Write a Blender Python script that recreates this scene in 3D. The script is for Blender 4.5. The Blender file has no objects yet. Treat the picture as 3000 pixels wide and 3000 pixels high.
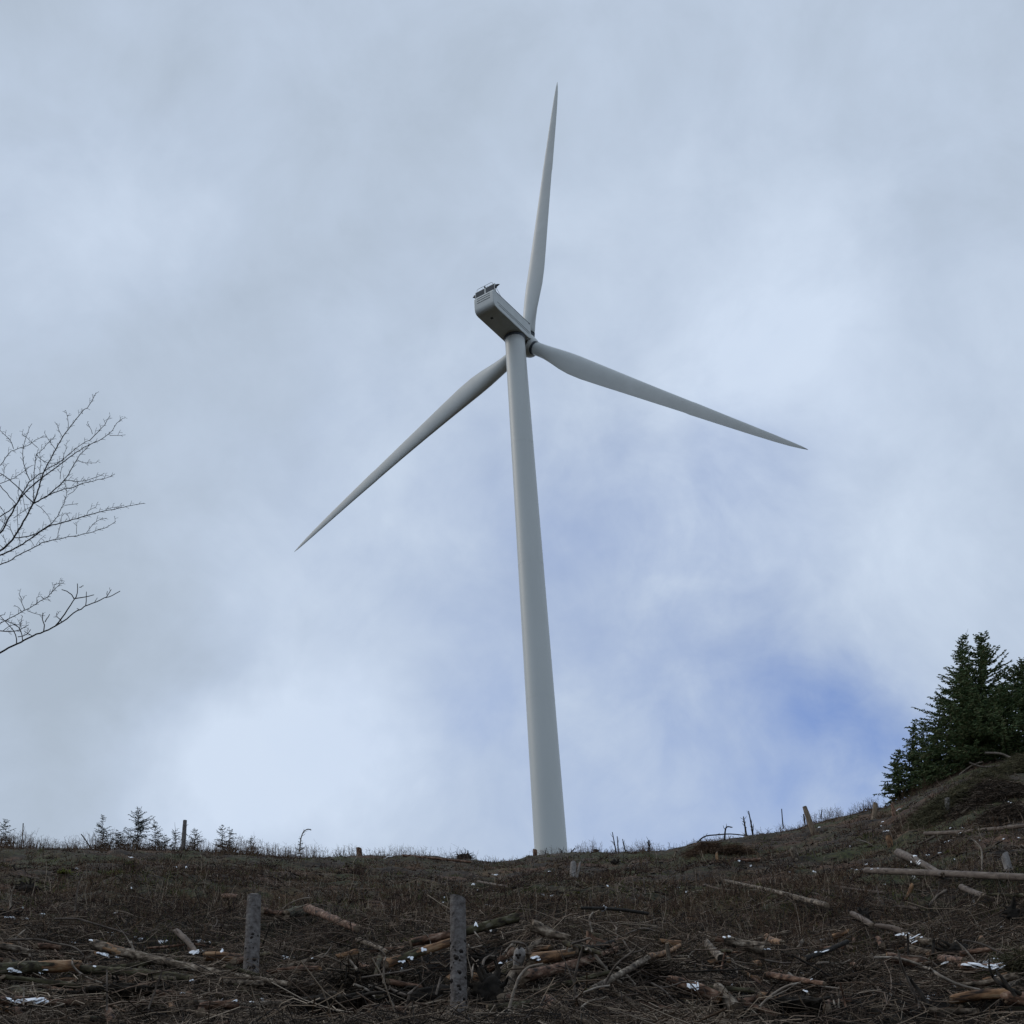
import bpy, bmesh, math, random
import numpy as np
from mathutils import Vector, Matrix
R = math.radians
random.seed(7); rng = np.random.default_rng(7)
scene = bpy.context.scene
col = scene.collection

# ------------------------------------------------------------------ camera
FPX = 4400.0                      # focal length in pixels of the 3000 px photograph
PITCH, ROLL = 0.5996715855748666, -0.0638167541104984
cp, sp, cr, sr = math.cos(PITCH), math.sin(PITCH), math.cos(ROLL), math.sin(ROLL)
_u = np.array([0, -sp, cp]); _x = np.array([1., 0, 0])
CR = _x*cr + _u*sr; CU = -_x*sr + _u*cr; CF = np.array([0, cp, sp])
cam = bpy.data.cameras.new('camera'); camo = bpy.data.objects.new('camera', cam); col.objects.link(camo)
cam.sensor_fit = 'HORIZONTAL'; cam.sensor_width = 36; cam.lens = 36*FPX/3000
cam.clip_start = 0.2; cam.clip_end = 20000
M = Matrix.Identity(4)
for i in range(3):
    M[i][0] = CR[i]; M[i][1] = CU[i]; M[i][2] = -CF[i]
camo.matrix_world = M
scene.camera = camo
scene.render.resolution_x = scene.render.resolution_y = 1024

def ray(px, py):
    px = np.asarray(px, float); py = np.asarray(py, float)
    d = CF + ((px-1500)/FPX)[..., None]*CR + (-(py-1500)/FPX)[..., None]*CU
    return d/np.linalg.norm(d, axis=-1, keepdims=True)

# ------------------------------------------------------------------ world, sun, exposure
SUN_EL, SUN_AZ = R(42), R(-75)      # azimuth measured from +Y towards +X
w = bpy.data.worlds.new("World"); scene.world = w; w.use_nodes = True
nt = w.node_tree; N = nt.nodes; L = nt.links; N.clear()
def nn(t, **k):
    n = N.new(t)
    for a, b in k.items(): setattr(n, a, b)
    return n
out = nn('ShaderNodeOutputWorld'); bg = nn('ShaderNodeBackground'); L.new(bg.outputs[0], out.inputs[0])
bg.inputs[1].default_value = 0.1
sky = nn('ShaderNodeTexSky'); sky.sky_type = 'NISHITA'; sky.sun_disc = False
sky.sun_elevation = SUN_EL; sky.sun_rotation = SUN_AZ
sky.air_density = 1.0; sky.dust_density = 1.5; sky.ozone_density = 1.5
tc = nn('ShaderNodeTexCoord')
def wnoise(scale, detail, rough=.5, dist=0.):
    n = nn('ShaderNodeTexNoise'); n.inputs['Scale'].default_value = scale; n.inputs['Detail'].default_value = detail
    n.inputs['Roughness'].default_value = rough; n.inputs['Distortion'].default_value = dist
    L.new(tc.outputs['Generated'], n.inputs['Vector']); return n
def vmath(op, a, b=None):
    n = nn('ShaderNodeVectorMath', operation=op)
    for i, v in enumerate((a, b)):
        if v is None: continue
        if hasattr(v, 'is_output'): L.new(v, n.inputs[i])
        else: n.inputs[i].default_value = v
    return n
def smath(op, a, b=None, c=None, clamp=False):
    n = nn('ShaderNodeMath', operation=op); n.use_clamp = clamp
    for i, v in enumerate((a, b, c)):
        if v is None: continue
        if hasattr(v, 'is_output'): L.new(v, n.inputs[i])
        else: n.inputs[i].default_value = v
    return n.outputs[0]
wn = wnoise(4, 5, .55); 
off = vmath('SUBTRACT', wn.outputs['Color'], (.5, .5, .5)).outputs[0]
sc_ = nn('ShaderNodeVectorMath', operation='SCALE'); L.new(off, sc_.inputs[0]); sc_.inputs[3].default_value = .30
wd = vmath('ADD', tc.outputs['Generated'], sc_.outputs[0]).outputs[0]
wd = vmath('NORMALIZE', wd).outputs[0]
def field(blobs, base):
    acc = None
    for (x, y, s, a) in blobs:
        d = ray(x, y); k = (FPX/s)**2
        dp = vmath('DOT_PRODUCT', wd, tuple(d)).outputs['Value']
        e = smath('EXPONENT', smath('MULTIPLY_ADD', dp, k, -k))
        acc = smath('MULTIPLY_ADD', e, a, base if acc is None else acc)
    return acc
Bf = field([(2050, 760, 420, .30), (230, 480, 300, .30), (980, 2280, 230, .50), (760, 2480, 260, .35), (2800, 1450, 400, .22),
            (2230, 1200, 260, .25), (1150, 1250, 260, .10), (1100, 1700, 300, .12), (600, 1500, 200, .06), (2200, 760, 250, .12),
            (30, 60, 240, -.45), (1250, 330, 330, -.16), (420, 1900, 330, -.34), (150, 2150, 330, -.16), (2600, 250, 520, -.06),
            (850, 760, 300, -.08), (600, 1150, 260, -.10), (2500, 2700, 500, .1), (0, 1200, 300, -.12), (2900, 900, 260, .06)], .42)
Uf = field([(2530, 2270, 180, .46), (2370, 2130, 140, .30), (2640, 2400, 160, .24), (1780, 1540, 150, .12), (2080, 1470, 150, .14),
            (2160, 1700, 170, .09), (1430, 2030, 120, .13), (1900, 1900, 480, .16), (2020, 2080, 260, .08), (2150, 2400, 400, .14),
            (1550, 1500, 220, .08)], 0.0)
fine = wnoise(10, 9, .58, .35).outputs['Fac']; wisp = wnoise(26, 6, .6, .6).outputs['Fac']; soft = wnoise(3.2, 3, .5).outputs['Fac']
Bv = smath('MULTIPLY_ADD', smath('SUBTRACT', fine, .5), .80, Bf)
Bv = smath('MULTIPLY_ADD', smath('SUBTRACT', wisp, .5), .20, Bv)
Bv = smath('MULTIPLY_ADD', smath('SUBTRACT', soft, .5), .35, Bv, clamp=True)
Uv = smath('MULTIPLY_ADD', smath('MULTIPLY', smath('SUBTRACT', .52, fine), smath('MULTIPLY_ADD', Uf, 3.2, .1)), 1.0, Uf)
Uv = smath('MULTIPLY_ADD', smath('MULTIPLY', smath('SUBTRACT', .5, wisp), Uf), .9, Uv)
Uv = smath('MAXIMUM', Uv, 0.0); Uv = smath('DIVIDE', smath('MULTIPLY', Uv, 1.25), smath('MULTIPLY_ADD', Uv, .45, 1.0))
ramp = nn('ShaderNodeValToRGB'); L.new(Bv, ramp.inputs[0])
el = ramp.color_ramp.elements
el[0].position = 0; el[0].color = (.415, .49, .585, 1); el[1].position = 1; el[1].color = (.64, .74, .89, 1)
m_ = el.new(.45); m_.color = (.50, .59, .725, 1)
mul = nn('ShaderNodeVectorMath', operation='SCALE'); L.new(ramp.outputs[0], mul.inputs[0]); mul.inputs[3].default_value = 10
# the clear sky seen through the gap is the Nishita sky
skt = nn('ShaderNodeVectorMath', operation='MULTIPLY'); L.new(sky.outputs[0], skt.inputs[0]); skt.inputs[1].default_value = (1.55, 1.52, 1.75)
mix = nn('ShaderNodeMix', data_type='RGBA'); L.new(Uv, mix.inputs['Factor'])
L.new(mul.outputs[0], mix.inputs['A']); L.new(skt.outputs[0], mix.inputs['B'])
L.new(mix.outputs['Result'], bg.inputs[0])

sl = bpy.data.lights.new('sun', 'SUN'); so = bpy.data.objects.new('sun', sl); col.objects.link(so)
sl.energy = 0.75; sl.angle = R(28); sl.color = (1, .90, .78)
sd = Vector((math.sin(SUN_AZ)*math.cos(SUN_EL), math.cos(SUN_AZ)*math.cos(SUN_EL), math.sin(SUN_EL)))
so.rotation_euler = sd.to_track_quat('Z', 'Y').to_euler(); so.location = (0, 0, 60)
scene.view_settings.view_transform = 'Standard'; scene.view_settings.look = 'None'
scene.view_settings.gamma = 1; scene.view_settings.exposure = 0.0; scene.view_settings.use_curve_mapping = False

# ------------------------------------------------------------------ object helpers
def tag(o, label=None, cat=None, group=None, kind=None):
    if label: o['label'] = label
    if cat: o['category'] = cat
    if group: o['group'] = group
    if kind: o['kind'] = kind
    return o
def empty(name, loc):
    o = bpy.data.objects.new(name, None); col.objects.link(o); o.location = loc; o.empty_display_size = .3
    return o
def link(name, me, mats, parent=None, loc=None, mw=None):
    o = bpy.data.objects.new(name, me); col.objects.link(o)
    for m in (mats if isinstance(mats, (list, tuple)) else [mats]):
        if m is not None: me.materials.append(m)
    if parent is not None: o.parent = parent
    if mw is not None: o.matrix_basis = mw
    elif loc is not None: o.location = loc
    return o
def npmesh(name, V, F, mi=None, smooth=True):
    """V (n,3), F (m,k) all the same k"""
    me = bpy.data.meshes.new(name); V = np.asarray(V, np.float32); F = np.asarray(F, np.int32)
    me.vertices.add(len(V)); me.vertices.foreach_set('co', V.ravel())
    k = F.shape[1]; me.loops.add(F.size); me.loops.foreach_set('vertex_index', F.ravel())
    me.polygons.add(len(F)); me.polygons.foreach_set('loop_start', np.arange(len(F), dtype=np.int32)*k)
    if mi is not None: me.polygons.foreach_set('material_index', np.asarray(mi, np.int32))
    me.polygons.foreach_set('use_smooth', np.full(len(F), smooth))
    me.update(calc_edges=True); return me
class MB:
    """collects quads and triangles into one mesh"""
    def __init__(s): s.V = []; s.F = []; s.M = []; s.n = 0
    def add(s, V, F, m=0):
        V = np.asarray(V, float); s.V.append(V)
        for f in F: s.F.append([i+s.n for i in f]); s.M.append(m)
        s.n += len(V)
    def box(s, c, h, m=0):
        c = np.array(c); h = np.array(h)
        V = [c+h*np.array(q) for q in ((-1,-1,-1),(1,-1,-1),(1,1,-1),(-1,1,-1),(-1,-1,1),(1,-1,1),(1,1,1),(-1,1,1))]
        s.add(V, [(3,2,1,0),(4,5,6,7),(0,1,5,4),(1,2,6,5),(2,3,7,6),(3,0,4,7)], m)
    def tube(s, P, r, n=6, m=0, cap=True):
        P = np.asarray(P, float); r = np.broadcast_to(np.asarray(r, float), (len(P),))
        V, F = tube_vf(P, r, n)
        F = [tuple(f) for f in F]
        if cap:
            k = len(P); F.append(tuple(range(n-1, -1, -1))); F.append(tuple((k-1)*n+i for i in range(n)))
        s.add(V, F, m)
    def mesh(s, name, smooth=True):
        me = bpy.data.meshes.new(name); me.from_pydata(np.concatenate(s.V).tolist(), [], s.F)
        me.polygons.foreach_set('material_index', np.array(s.M, np.int32))
        me.polygons.foreach_set('use_smooth', np.full(len(s.F), smooth)); me.update(); return me
def tube_vf(P, r, n):
    T = np.gradient(P, axis=0); T /= np.linalg.norm(T, axis=1, keepdims=True)+1e-12
    ref = np.array([0, 0, 1.]) if abs(T[:, 2]).mean() < .8 else np.array([1., 0, 0])
    A = np.cross(T, ref); A /= np.linalg.norm(A, axis=1, keepdims=True)+1e-12
    B = np.cross(T, A); th = np.arange(n)*2*math.pi/n
    V = P[:, None] + r[:, None, None]*(np.cos(th)[None, :, None]*A[:, None] + np.sin(th)[None, :, None]*B[:, None])
    k = len(P); F = []
    for i in range(k-1):
        for j in range(n):
            a = i*n+j; b = i*n+(j+1) % n; F.append((a, a+n, b+n, b))
    return V.reshape(-1, 3), F
def many_tubes(P, r, n=3):
    """P (N,K,3) polylines, r (N,K) radii -> V,F of N thin tubes"""
    Nn, K, _ = P.shape
    T = np.gradient(P, axis=1); T /= np.linalg.norm(T, axis=2, keepdims=True)+1e-9
    ref = rng.normal(size=(Nn, 1, 3)); A = np.cross(T, ref); A /= np.linalg.norm(A, axis=2, keepdims=True)+1e-9
    B = np.cross(T, A); th = np.arange(n)*2*math.pi/n
    V = P[:, :, None] + r[:, :, None, None]*(np.cos(th)[:, None]*A[:, :, None]+np.sin(th)[:, None]*B[:, :, None])
    idx = np.arange(Nn)[:, None, None]*K*n + np.arange(K-1)[None, :, None]*n
    j = np.arange(n)[None, None]; a = idx+j; b = idx+(j+1) % n
    F = np.stack([a, a+n, b+n, b], -1).reshape(-1, 4)
    return V.reshape(-1, 3), F

# ------------------------------------------------------------------ numpy noise and the terrain
_perm = np.random.default_rng(3).random(65536)
def _h(ix, iy): return _perm[(ix*7919 + iy*104729 + 12345) & 65535]
def vn(x, y):
    ix = np.floor(x).astype(np.int64); iy = np.floor(y).astype(np.int64); fx = x-ix; fy = y-iy
    fx = fx*fx*(3-2*fx); fy = fy*fy*(3-2*fy)
    return ((_h(ix, iy)*(1-fx)+_h(ix+1, iy)*fx)*(1-fy) + (_h(ix, iy+1)*(1-fx)+_h(ix+1, iy+1)*fx)*fy)*2-1
K0 = 2.5; RC = 112.0
CREST = [(0,2486),(250,2490),(500,2494),(750,2502),(950,2512),(1200,2510),(1450,2526),(1570,2514),(1650,2503),(1800,2500),(1950,2494),
         (2050,2466),(2200,2452),(2300,2433),(2450,2398),(2600,2366),(2700,2318),(2800,2268),(2870,2238),(3000,2205)]
_d = ray([c[0] for c in CREST], [c[1] for c in CREST])
_phi = np.arctan2(_d[:, 0], _d[:, 1]); _te = _d[:, 2]/np.hypot(_d[:, 0], _d[:, 1])
PITS = []
def crest_t(phi):
    t = np.interp(phi, _phi, _te)
    lo = phi < _phi[0]; hi = phi > _phi[-1]
    t = np.where(lo, _te[0]+(phi-_phi[0])*-.05, t)
    t = np.where(hi, _te[-1]+np.minimum(phi-_phi[-1], .25)*.35, t)
    return t
def ground_z(x, y, noise=True):
    x = np.asarray(x, float); y = np.asarray(y, float)
    r = np.hypot(x, y); phi = np.arctan2(x, y)
    t = crest_t(np.clip(phi, -1.2, 1.2)); wgt = np.clip((2.0-np.abs(phi))/1.1, 0, 1); wgt = wgt*wgt*(3-2*wgt)
    kk = K0 + (1.9*np.clip((phi-.02)/.3, 0, 1.15))*np.clip(r/14, 0, 1)**2*wgt
    s = (t+kk/RC)*wgt + -.06*(1-wgt); back = .12*wgt - .03*(1-wgt)
    u = np.clip(r-RC, 0, None)
    z = -kk + np.minimum(r, RC)*s + back*np.minimum(u, 220) + .02*np.clip(u-220, 0, None)*wgt
    if noise:
        k = np.clip(r/14, 0, 1)
        cf = 1-.55*np.exp(-((r-RC)/9)**2)
        z = z + k*cf*(.40*vn(x/6.3, y/6.3) + .24*vn(x/2.3+31, y/2.3) + .17*vn(x/.95, y/.95+17) + .09*vn(x/.38+5, y/.38))
        for (qx, qy, qr, qd) in PITS:
            z = z - qd*np.exp(-((x-qx)**2+(y-qy)**2)/(qr*qr))
    return z
def heap(x, y):
    """height of the slash heaped on the ground"""
    r = np.hypot(x, y); return np.clip(vn(x/1.9+7, y/1.9+3)+.25, 0, 1.1)*.40*np.clip((34-r)/8, 0, 1)*np.clip((r-10)/6, 0, 1)
def cover_z(x, y):
    r = np.hypot(x, y); return ground_z(x, y) + heap(x, y)*.75 + .10 - .07*np.clip((r-30)/15, 0, 1)
def hit(px, py, noise=True):
    """points on the slash and brush covering the ground, behind pixels of the photograph"""
    d = np.atleast_2d(ray(np.atleast_1d(px), np.atleast_1d(py)))
    hh = np.hypot(d[:, 0], d[:, 1]); ux = d[:, 0]/hh; uy = d[:, 1]/hh; te = d[:, 2]/hh
    rs = np.geomspace(8, 140, 700); outp = []; fn = cover_z if noise else (lambda x, y: ground_z(x, y, False))
    G = fn(ux[:, None]*rs, uy[:, None]*rs) - te[:, None]*rs
    ok = G >= 0; i = np.where(ok.any(1), ok.argmax(1), -1)
    for q in range(len(d)):
        if i[q] == -1: r_ = RC-2
        elif i[q] == 0: r_ = rs[0]
        else:
            a, b = G[q, i[q]-1], G[q, i[q]]; f = -a/(b-a+1e-12); r_ = rs[i[q]-1]*(1-f)+rs[i[q]]*f
        outp.append((ux[q]*r_, uy[q]*r_))
    o = np.array(outp); return np.column_stack([o, fn(o[:, 0], o[:, 1])])
def at(px, py, r):
    """point on a pixel's line of sight at horizontal distance r"""
    d = ray(px, py); return d*(r/math.hypot(d[0], d[1]))
_p = hit([1300, 1440, 1290, 2820, 2330, 1060, 430], [2900, 2890, 2925, 2790, 2925, 2925, 2890], noise=False)
for p_, (qr, qd) in zip(_p, [(.8, .8), (.6, .7), (.8, .6), (.8, .6), (.8, .5), (.9, .6), (.7, .4)]): PITS.append((p_[0], p_[1], qr, qd))

# ------------------------------------------------------------------ materials
def mat(name, cols, scale=2., rough=.85, detail=5, stretch=(1, 1, 1), bump=0., bscale=None, island=0., coords='Object', metal=0., pos=None, spec=.3):
    m = bpy.data.materials.new(name); m.use_nodes = True; t = m.node_tree; n = t.nodes; l = t.links
    b = n['Principled BSDF']; b.inputs['Roughness'].default_value = rough; b.inputs['Metallic'].default_value = metal
    b.inputs['Specular IOR Level'].default_value = spec
    c = n.new('ShaderNodeTexCoord'); mp = n.new('ShaderNodeMapping'); mp.inputs['Scale'].default_value = stretch
    l.new(c.outputs[coords], mp.inputs[0])
    no = n.new('ShaderNodeTexNoise'); no.inputs['Scale'].default_value = scale; no.inputs['Detail'].default_value = detail
    no.inputs['Roughness'].default_value = .62; l.new(mp.outputs[0], no.inputs['Vector'])
    ra = n.new('ShaderNodeValToRGB'); e = ra.color_ramp.elements
    fac = no.outputs['Fac']
    if island:
        g = n.new('ShaderNodeNewGeometry'); mx = n.new('ShaderNodeMix'); mx.data_type = 'FLOAT'; mx.inputs['Factor'].default_value = island
        l.new(fac, mx.inputs['A']); l.new(g.outputs['Random Per Island'], mx.inputs['B']); fac = mx.outputs['Result']
    l.new(fac, ra.inputs[0])
    k = len(cols); P = pos or [.3+.4*i/max(1, k-1) for i in range(k)]
    if island: P = pos or [.15+.7*i/max(1, k-1) for i in range(k)]
    e[0].position = P[0]; e[0].color = (*cols[0], 1); e[1].position = P[-1]; e[1].color = (*cols[-1], 1)
    for i in range(1, k-1):
        q = e.new(P[i]); q.color = (*cols[i], 1)
    l.new(ra.outputs[0], b.inputs['Base Color'])
    if bump:
        n2 = n.new('ShaderNodeTexNoise'); n2.inputs['Scale'].default_value = bscale or scale*3; n2.inputs['Detail'].default_value = 4
        l.new(mp.outputs[0], n2.inputs['Vector'])
        bp = n.new('ShaderNodeBump'); bp.inputs['Strength'].default_value = bump; bp.inputs['Distance'].default_value = .03
        l.new(n2.outputs['Fac'], bp.inputs['Height']); l.new(bp.outputs[0], b.inputs['Normal'])
    return m
m_ground = mat('ground', [(.006,.005,.003), (.018,.012,.007), (.034,.022,.013), (.020,.022,.008), (.045,.030,.018)], scale=.8, detail=12, bump=.9, bscale=6, rough=.95,
               pos=[.25, .42, .52, .62, .78])
m_paint = mat('white_turbine_paint', [(.54,.57,.56), (.60,.63,.62)], scale=.35, rough=.42, spec=.4)
m_tower = mat('tower_paint', [(.54,.57,.555), (.585,.615,.60)], scale=.18, rough=.45, stretch=(1, 1, .25), spec=.4)
m_under = mat('nacelle_paint', [(.50,.53,.52), (.57,.60,.59)], scale=.8, rough=.5, spec=.3)
m_dark = mat('dark_radiator', [(.035,.045,.055), (.07,.085,.10)], scale=9, rough=.6)
m_seam = mat('dark_seam', [(.04,.05,.06), (.07,.08,.09)], scale=3, rough=.7)
m_steel = mat('galvanised_steel', [(.32,.34,.36), (.42,.44,.46)], scale=5, rough=.5, metal=.3)
m_postbark = mat('pale_bark', [(.06,.052,.046), (.115,.10,.092), (.155,.14,.13), (.21,.195,.182)], scale=10, stretch=(1, 1, 1.1), rough=.9, bump=.8, bscale=30, pos=[.34, .43, .53, .66])
m_greybark = mat('grey_bark', [(.012,.009,.006), (.08,.060,.042), (.17,.135,.10), (.32,.275,.215)], scale=11, stretch=(1, 1, .5), rough=.9, bump=.8, bscale=18, pos=[.36, .45, .55, .64])
m_mossbark = mat('mossy_bark', [(.010,.008,.005), (.045,.036,.022), (.075,.068,.034), (.15,.135,.10)], scale=9, stretch=(1, 1, .5), rough=.95, bump=.8, bscale=18, pos=[.36, .45, .55, .64])
m_redbark = mat('red_brown_bark', [(.012,.007,.005), (.085,.045,.027), (.18,.10,.064), (.30,.215,.155)], scale=11, stretch=(1, 1, .4), rough=.85, bump=.7, bscale=20, pos=[.36, .45, .55, .64])
m_orange = mat('orange_wood', [(.02,.012,.008), (.13,.07,.036), (.28,.155,.075), (.36,.25,.15)], scale=9, stretch=(1, 1, .25), rough=.8, bump=.5, bscale=25, pos=[.36, .45, .55, .64])
m_pole = mat('weathered_pole', [(.045,.033,.025), (.13,.10,.078), (.20,.165,.135)], scale=8, stretch=(1, 1, .15), rough=.85, bump=.5, bscale=25)
m_cut = mat('cut_wood', [(.07,.05,.033), (.18,.135,.092), (.28,.22,.16)], scale=8, stretch=(1, 1, .3), rough=.85, bump=.4)
m_paleend = mat('pale_wood', [(.16,.14,.13), (.26,.24,.22), (.34,.31,.29)], scale=9, rough=.85, bump=.5)
m_root = mat('dark_root', [(.006,.005,.004), (.02,.016,.012), (.045,.035,.025)], scale=5, rough=.95, bump=.8)  # also colours the black masses that paint shade under the logs
m_knot = mat('knot', [(.008,.006,.005), (.03,.022,.018)], scale=20, rough=.9)
m_branch = mat('dead_branch', [(.05,.038,.03), (.13,.105,.085), (.22,.185,.15)], scale=5, rough=.9, bump=.3)
m_lightbranch = mat('bleached_branch', [(.13,.105,.08), (.27,.225,.18), (.36,.32,.27)], scale=6, rough=.9, bump=.3)
m_twig = mat('twigs', [(.008,.006,.004), (.032,.022,.014), (.066,.046,.030), (.135,.10,.072), (.27,.22,.17)], scale=2, rough=.9, island=.8, pos=[.12,.35,.55,.72,.88])
m_stem = mat('dead_stems', [(.010,.006,.004), (.054,.030,.017), (.11,.065,.037), (.24,.17,.105)], scale=1.1, rough=.9, island=.45)
m_moss = mat('moss', [(.014,.017,.005), (.045,.050,.014), (.09,.095,.028), (.15,.15,.055)], scale=1.3, rough=.95, island=.45)
m_bleach = mat('bleached_twigs', [(.09,.062,.040), (.22,.165,.115), (.38,.31,.235)], scale=2, island=.8)
m_bramble = mat('bramble', [(.006,.004,.004), (.02,.010,.007), (.045,.020,.013), (.07,.04,.025)], scale=.5, island=.6)
m_bough = mat('bough_bark', [(.016,.011,.008), (.075,.050,.034), (.155,.105,.072), (.27,.215,.165)], scale=6, island=.5, bump=.4)
m_darktwig = mat('shade_black_twigs', [(.004,.0035,.003), (.012,.009,.007), (.03,.02,.015)], scale=2, island=.6)  # near-black colour paints the shade inside the slash
m_litter = mat('bark_litter', [(.006,.005,.004), (.02,.013,.009), (.05,.028,.018), (.09,.06,.04), (.17,.14,.11)], scale=3, rough=.95, island=.75, pos=[.12,.35,.6,.78,.92])
m_snow = mat('snow', [(.80,.83,.87), (.90,.92,.94)], scale=6, rough=.6, bump=.2)
m_needle = mat('spruce_needles', [(.032,.062,.028), (.075,.12,.045), (.11,.14,.055), (.13,.12,.06)], scale=1.2, rough=.8, island=.6)
m_sap = mat('young_needles', [(.012,.020,.014), (.03,.045,.028), (.06,.07,.045)], scale=3, rough=.85, island=.6)
m_trunk = mat('conifer_trunk', [(.02,.015,.012), (.06,.045,.035)], scale=4, rough=.95, stretch=(1, 1, .3))
m_bare = mat('bare_twigs', [(.018,.016,.015), (.04,.036,.033)], scale=3, rough=.9)
m_fern = mat('yellow_green_leaves', [(.05,.06,.008), (.11,.12,.015), (.17,.17,.03)], scale=5, rough=.8, island=.5)

def ground_nodes():
    t = m_ground.node_tree; n = t.nodes; l = t.links; b = n['Principled BSDF']; src = b.inputs['Base Color'].links[0].from_socket
    c = n.new('ShaderNodeTexCoord')
    def no(sc, de=5, ro=.6):
        q = n.new('ShaderNodeTexNoise'); q.inputs['Scale'].default_value = sc; q.inputs['Detail'].default_value = de; q.inputs['Roughness'].default_value = ro
        l.new(c.outputs['Object'], q.inputs['Vector']); return q.outputs['Fac']
    def mr(v, a, b_, c_, d_):
        q = n.new('ShaderNodeMapRange'); l.new(v, q.inputs[0]); q.inputs[1].default_value = a; q.inputs[2].default_value = b_; q.inputs[3].default_value = c_; q.inputs[4].default_value = d_; return q.outputs[0]
    def mx(f, A, B):
        q = n.new('ShaderNodeMix'); q.data_type = 'RGBA'
        if hasattr(f, 'is_output'): l.new(f, q.inputs['Factor'])
        else: q.inputs['Factor'].default_value = f
        for k, v in (('A', A), ('B', B)):
            if hasattr(v, 'is_output'): l.new(v, q.inputs[k])
            else: q.inputs[k].default_value = (*v, 1)
        return q.outputs['Result']
    r1 = mx(mr(no(.16, 4), .48, .60, 0, .7), src, (.032, .036, .012))      # mossy areas
    r1 = mx(mr(no(.23, 4), .52, .64, 0, .7), r1, (.075, .038, .022))       # red-brown bare areas
    sc = n.new('ShaderNodeVectorMath'); sc.operation = 'SCALE'; l.new(r1, sc.inputs[0]); l.new(mr(no(5.5, 6, .7), .36, .66, .15, 2.4), sc.inputs[3])
    at = n.new('ShaderNodeAttribute'); at.attribute_name = 'gap_shade'
    l.new(mx(at.outputs['Fac'], sc.outputs[0], (.004, .003, .0022)), b.inputs['Base Color'])  # near ground painted almost black for the shade between the slash
ground_nodes()
# ------------------------------------------------------------------ ground sheet
phis = np.unique(np.concatenate([np.arange(-32, 32.01, .14), np.arange(-180, -31, 4), np.arange(32, 180, 4)]))
phis = np.radians(phis[:-1] if phis[-1] >= 180 else phis)
rs = np.concatenate([[1.0], np.geomspace(2, 20, 30)[:-1], np.geomspace(20, 135, 330)[:-1], np.geomspace(135, 9000, 60)])
PH, RR = np.meshgrid(phis, rs)
X = RR*np.sin(PH); Y = RR*np.cos(PH); Z = ground_z(X, Y)
V = np.column_stack([X.ravel(), Y.ravel(), Z.ravel()]); nP = len(phis); nR = len(rs)
i, j = np.meshgrid(np.arange(nR-1), np.arange(nP), indexing='ij'); jn = (j+1) % nP
F = np.stack([i*nP+j, i*nP+jn, (i+1)*nP+jn, (i+1)*nP+j], -1).reshape(-1, 4)
V = np.vstack([V, [[0, 0, float(ground_z(0., 0.))]]]); c0 = len(V)-1
F = np.vstack([F, np.array([[c0, c0, 0, 0]])[:0]])
gme = npmesh('ground', V, F[:, ::-1])
at_ = gme.attributes.new('gap_shade', 'FLOAT', 'POINT'); gr = np.hypot(V[:, 0], V[:, 1]); at_.data.foreach_set('value', (np.clip((37-gr)/9, 0, 1)*np.clip(.95+.5*vn(V[:, 0]/2.1, V[:, 1]/2.1+4), 0, 1)).astype(np.float32))  # weight of the painted gap shade, fading with distance
bm = bmesh.new(); bm.from_mesh(gme); bm.verts.ensure_lookup_table()
cv = bm.verts[c0]
for k in range(nP):
    bm.faces.new((cv, bm.verts[(k+1) % nP], bm.verts[k]))
bm.normal_update(); bm.to_mesh(gme); bm.free()
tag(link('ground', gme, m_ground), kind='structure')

# ------------------------------------------------------------------ wind turbine
PSI, AL = 0.5645024308605463, 0.215424477721671
H = np.array([4.33946781, 195.68618755, 167.99317433]); BR = 58.0
ah = np.array([math.sin(PSI), math.cos(PSI), 0]); sh = np.cross(ah, [0, 0, 1.])
t5 = R(5); ax = np.array([math.sin(PSI)*math.cos(t5), math.cos(PSI)*math.cos(t5), math.sin(t5)])
s_ = np.cross(ax, [0, 0, 1.]); s_ /= np.linalg.norm(s_); up_ = np.cross(s_, ax)
DT = 3.75; HB = -.95; NH = 3.6; NW = 3.9; LR = 12.7
TB = H - DT*ah; base = np.array([TB[0], TB[1], float(ground_z(TB[0], TB[1]))-.4])
turb = empty('wind_turbine', base); tag(turb, 'tall white three-bladed wind turbine standing behind the hill crest', 'wind turbine')
def frame(c0_, c1_, c2_, o):
    m = Matrix.Identity(4)
    for k in range(3):
        m[k][0] = c0_[k]; m[k][1] = c1_[k]; m[k][2] = c2_[k]; m[k][3] = o[k]
    return m
th = H[2]+HB-base[2]-.02
# tower: tapered steel tube in sections with faint flange seams
mb = MB(); zz = np.linspace(0, th, 60); rr_ = 2.36+(1.66-2.36)*(zz/th)
mb.tube(np.column_stack([0*zz, 0*zz, zz]), rr_, n=64)
tower = link('tower', mb.mesh('tower'), m_tower, turb)
for k in range(1, 5):
    zc = th*k/5; rc_ = 2.36-.70*zc/th
    mb = MB(); mb.tube([(0, 0, zc-.025), (0, 0, zc+.025)], rc_+.006, n=64); link('flange', mb.mesh('flange'), m_tower, tower)
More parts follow.
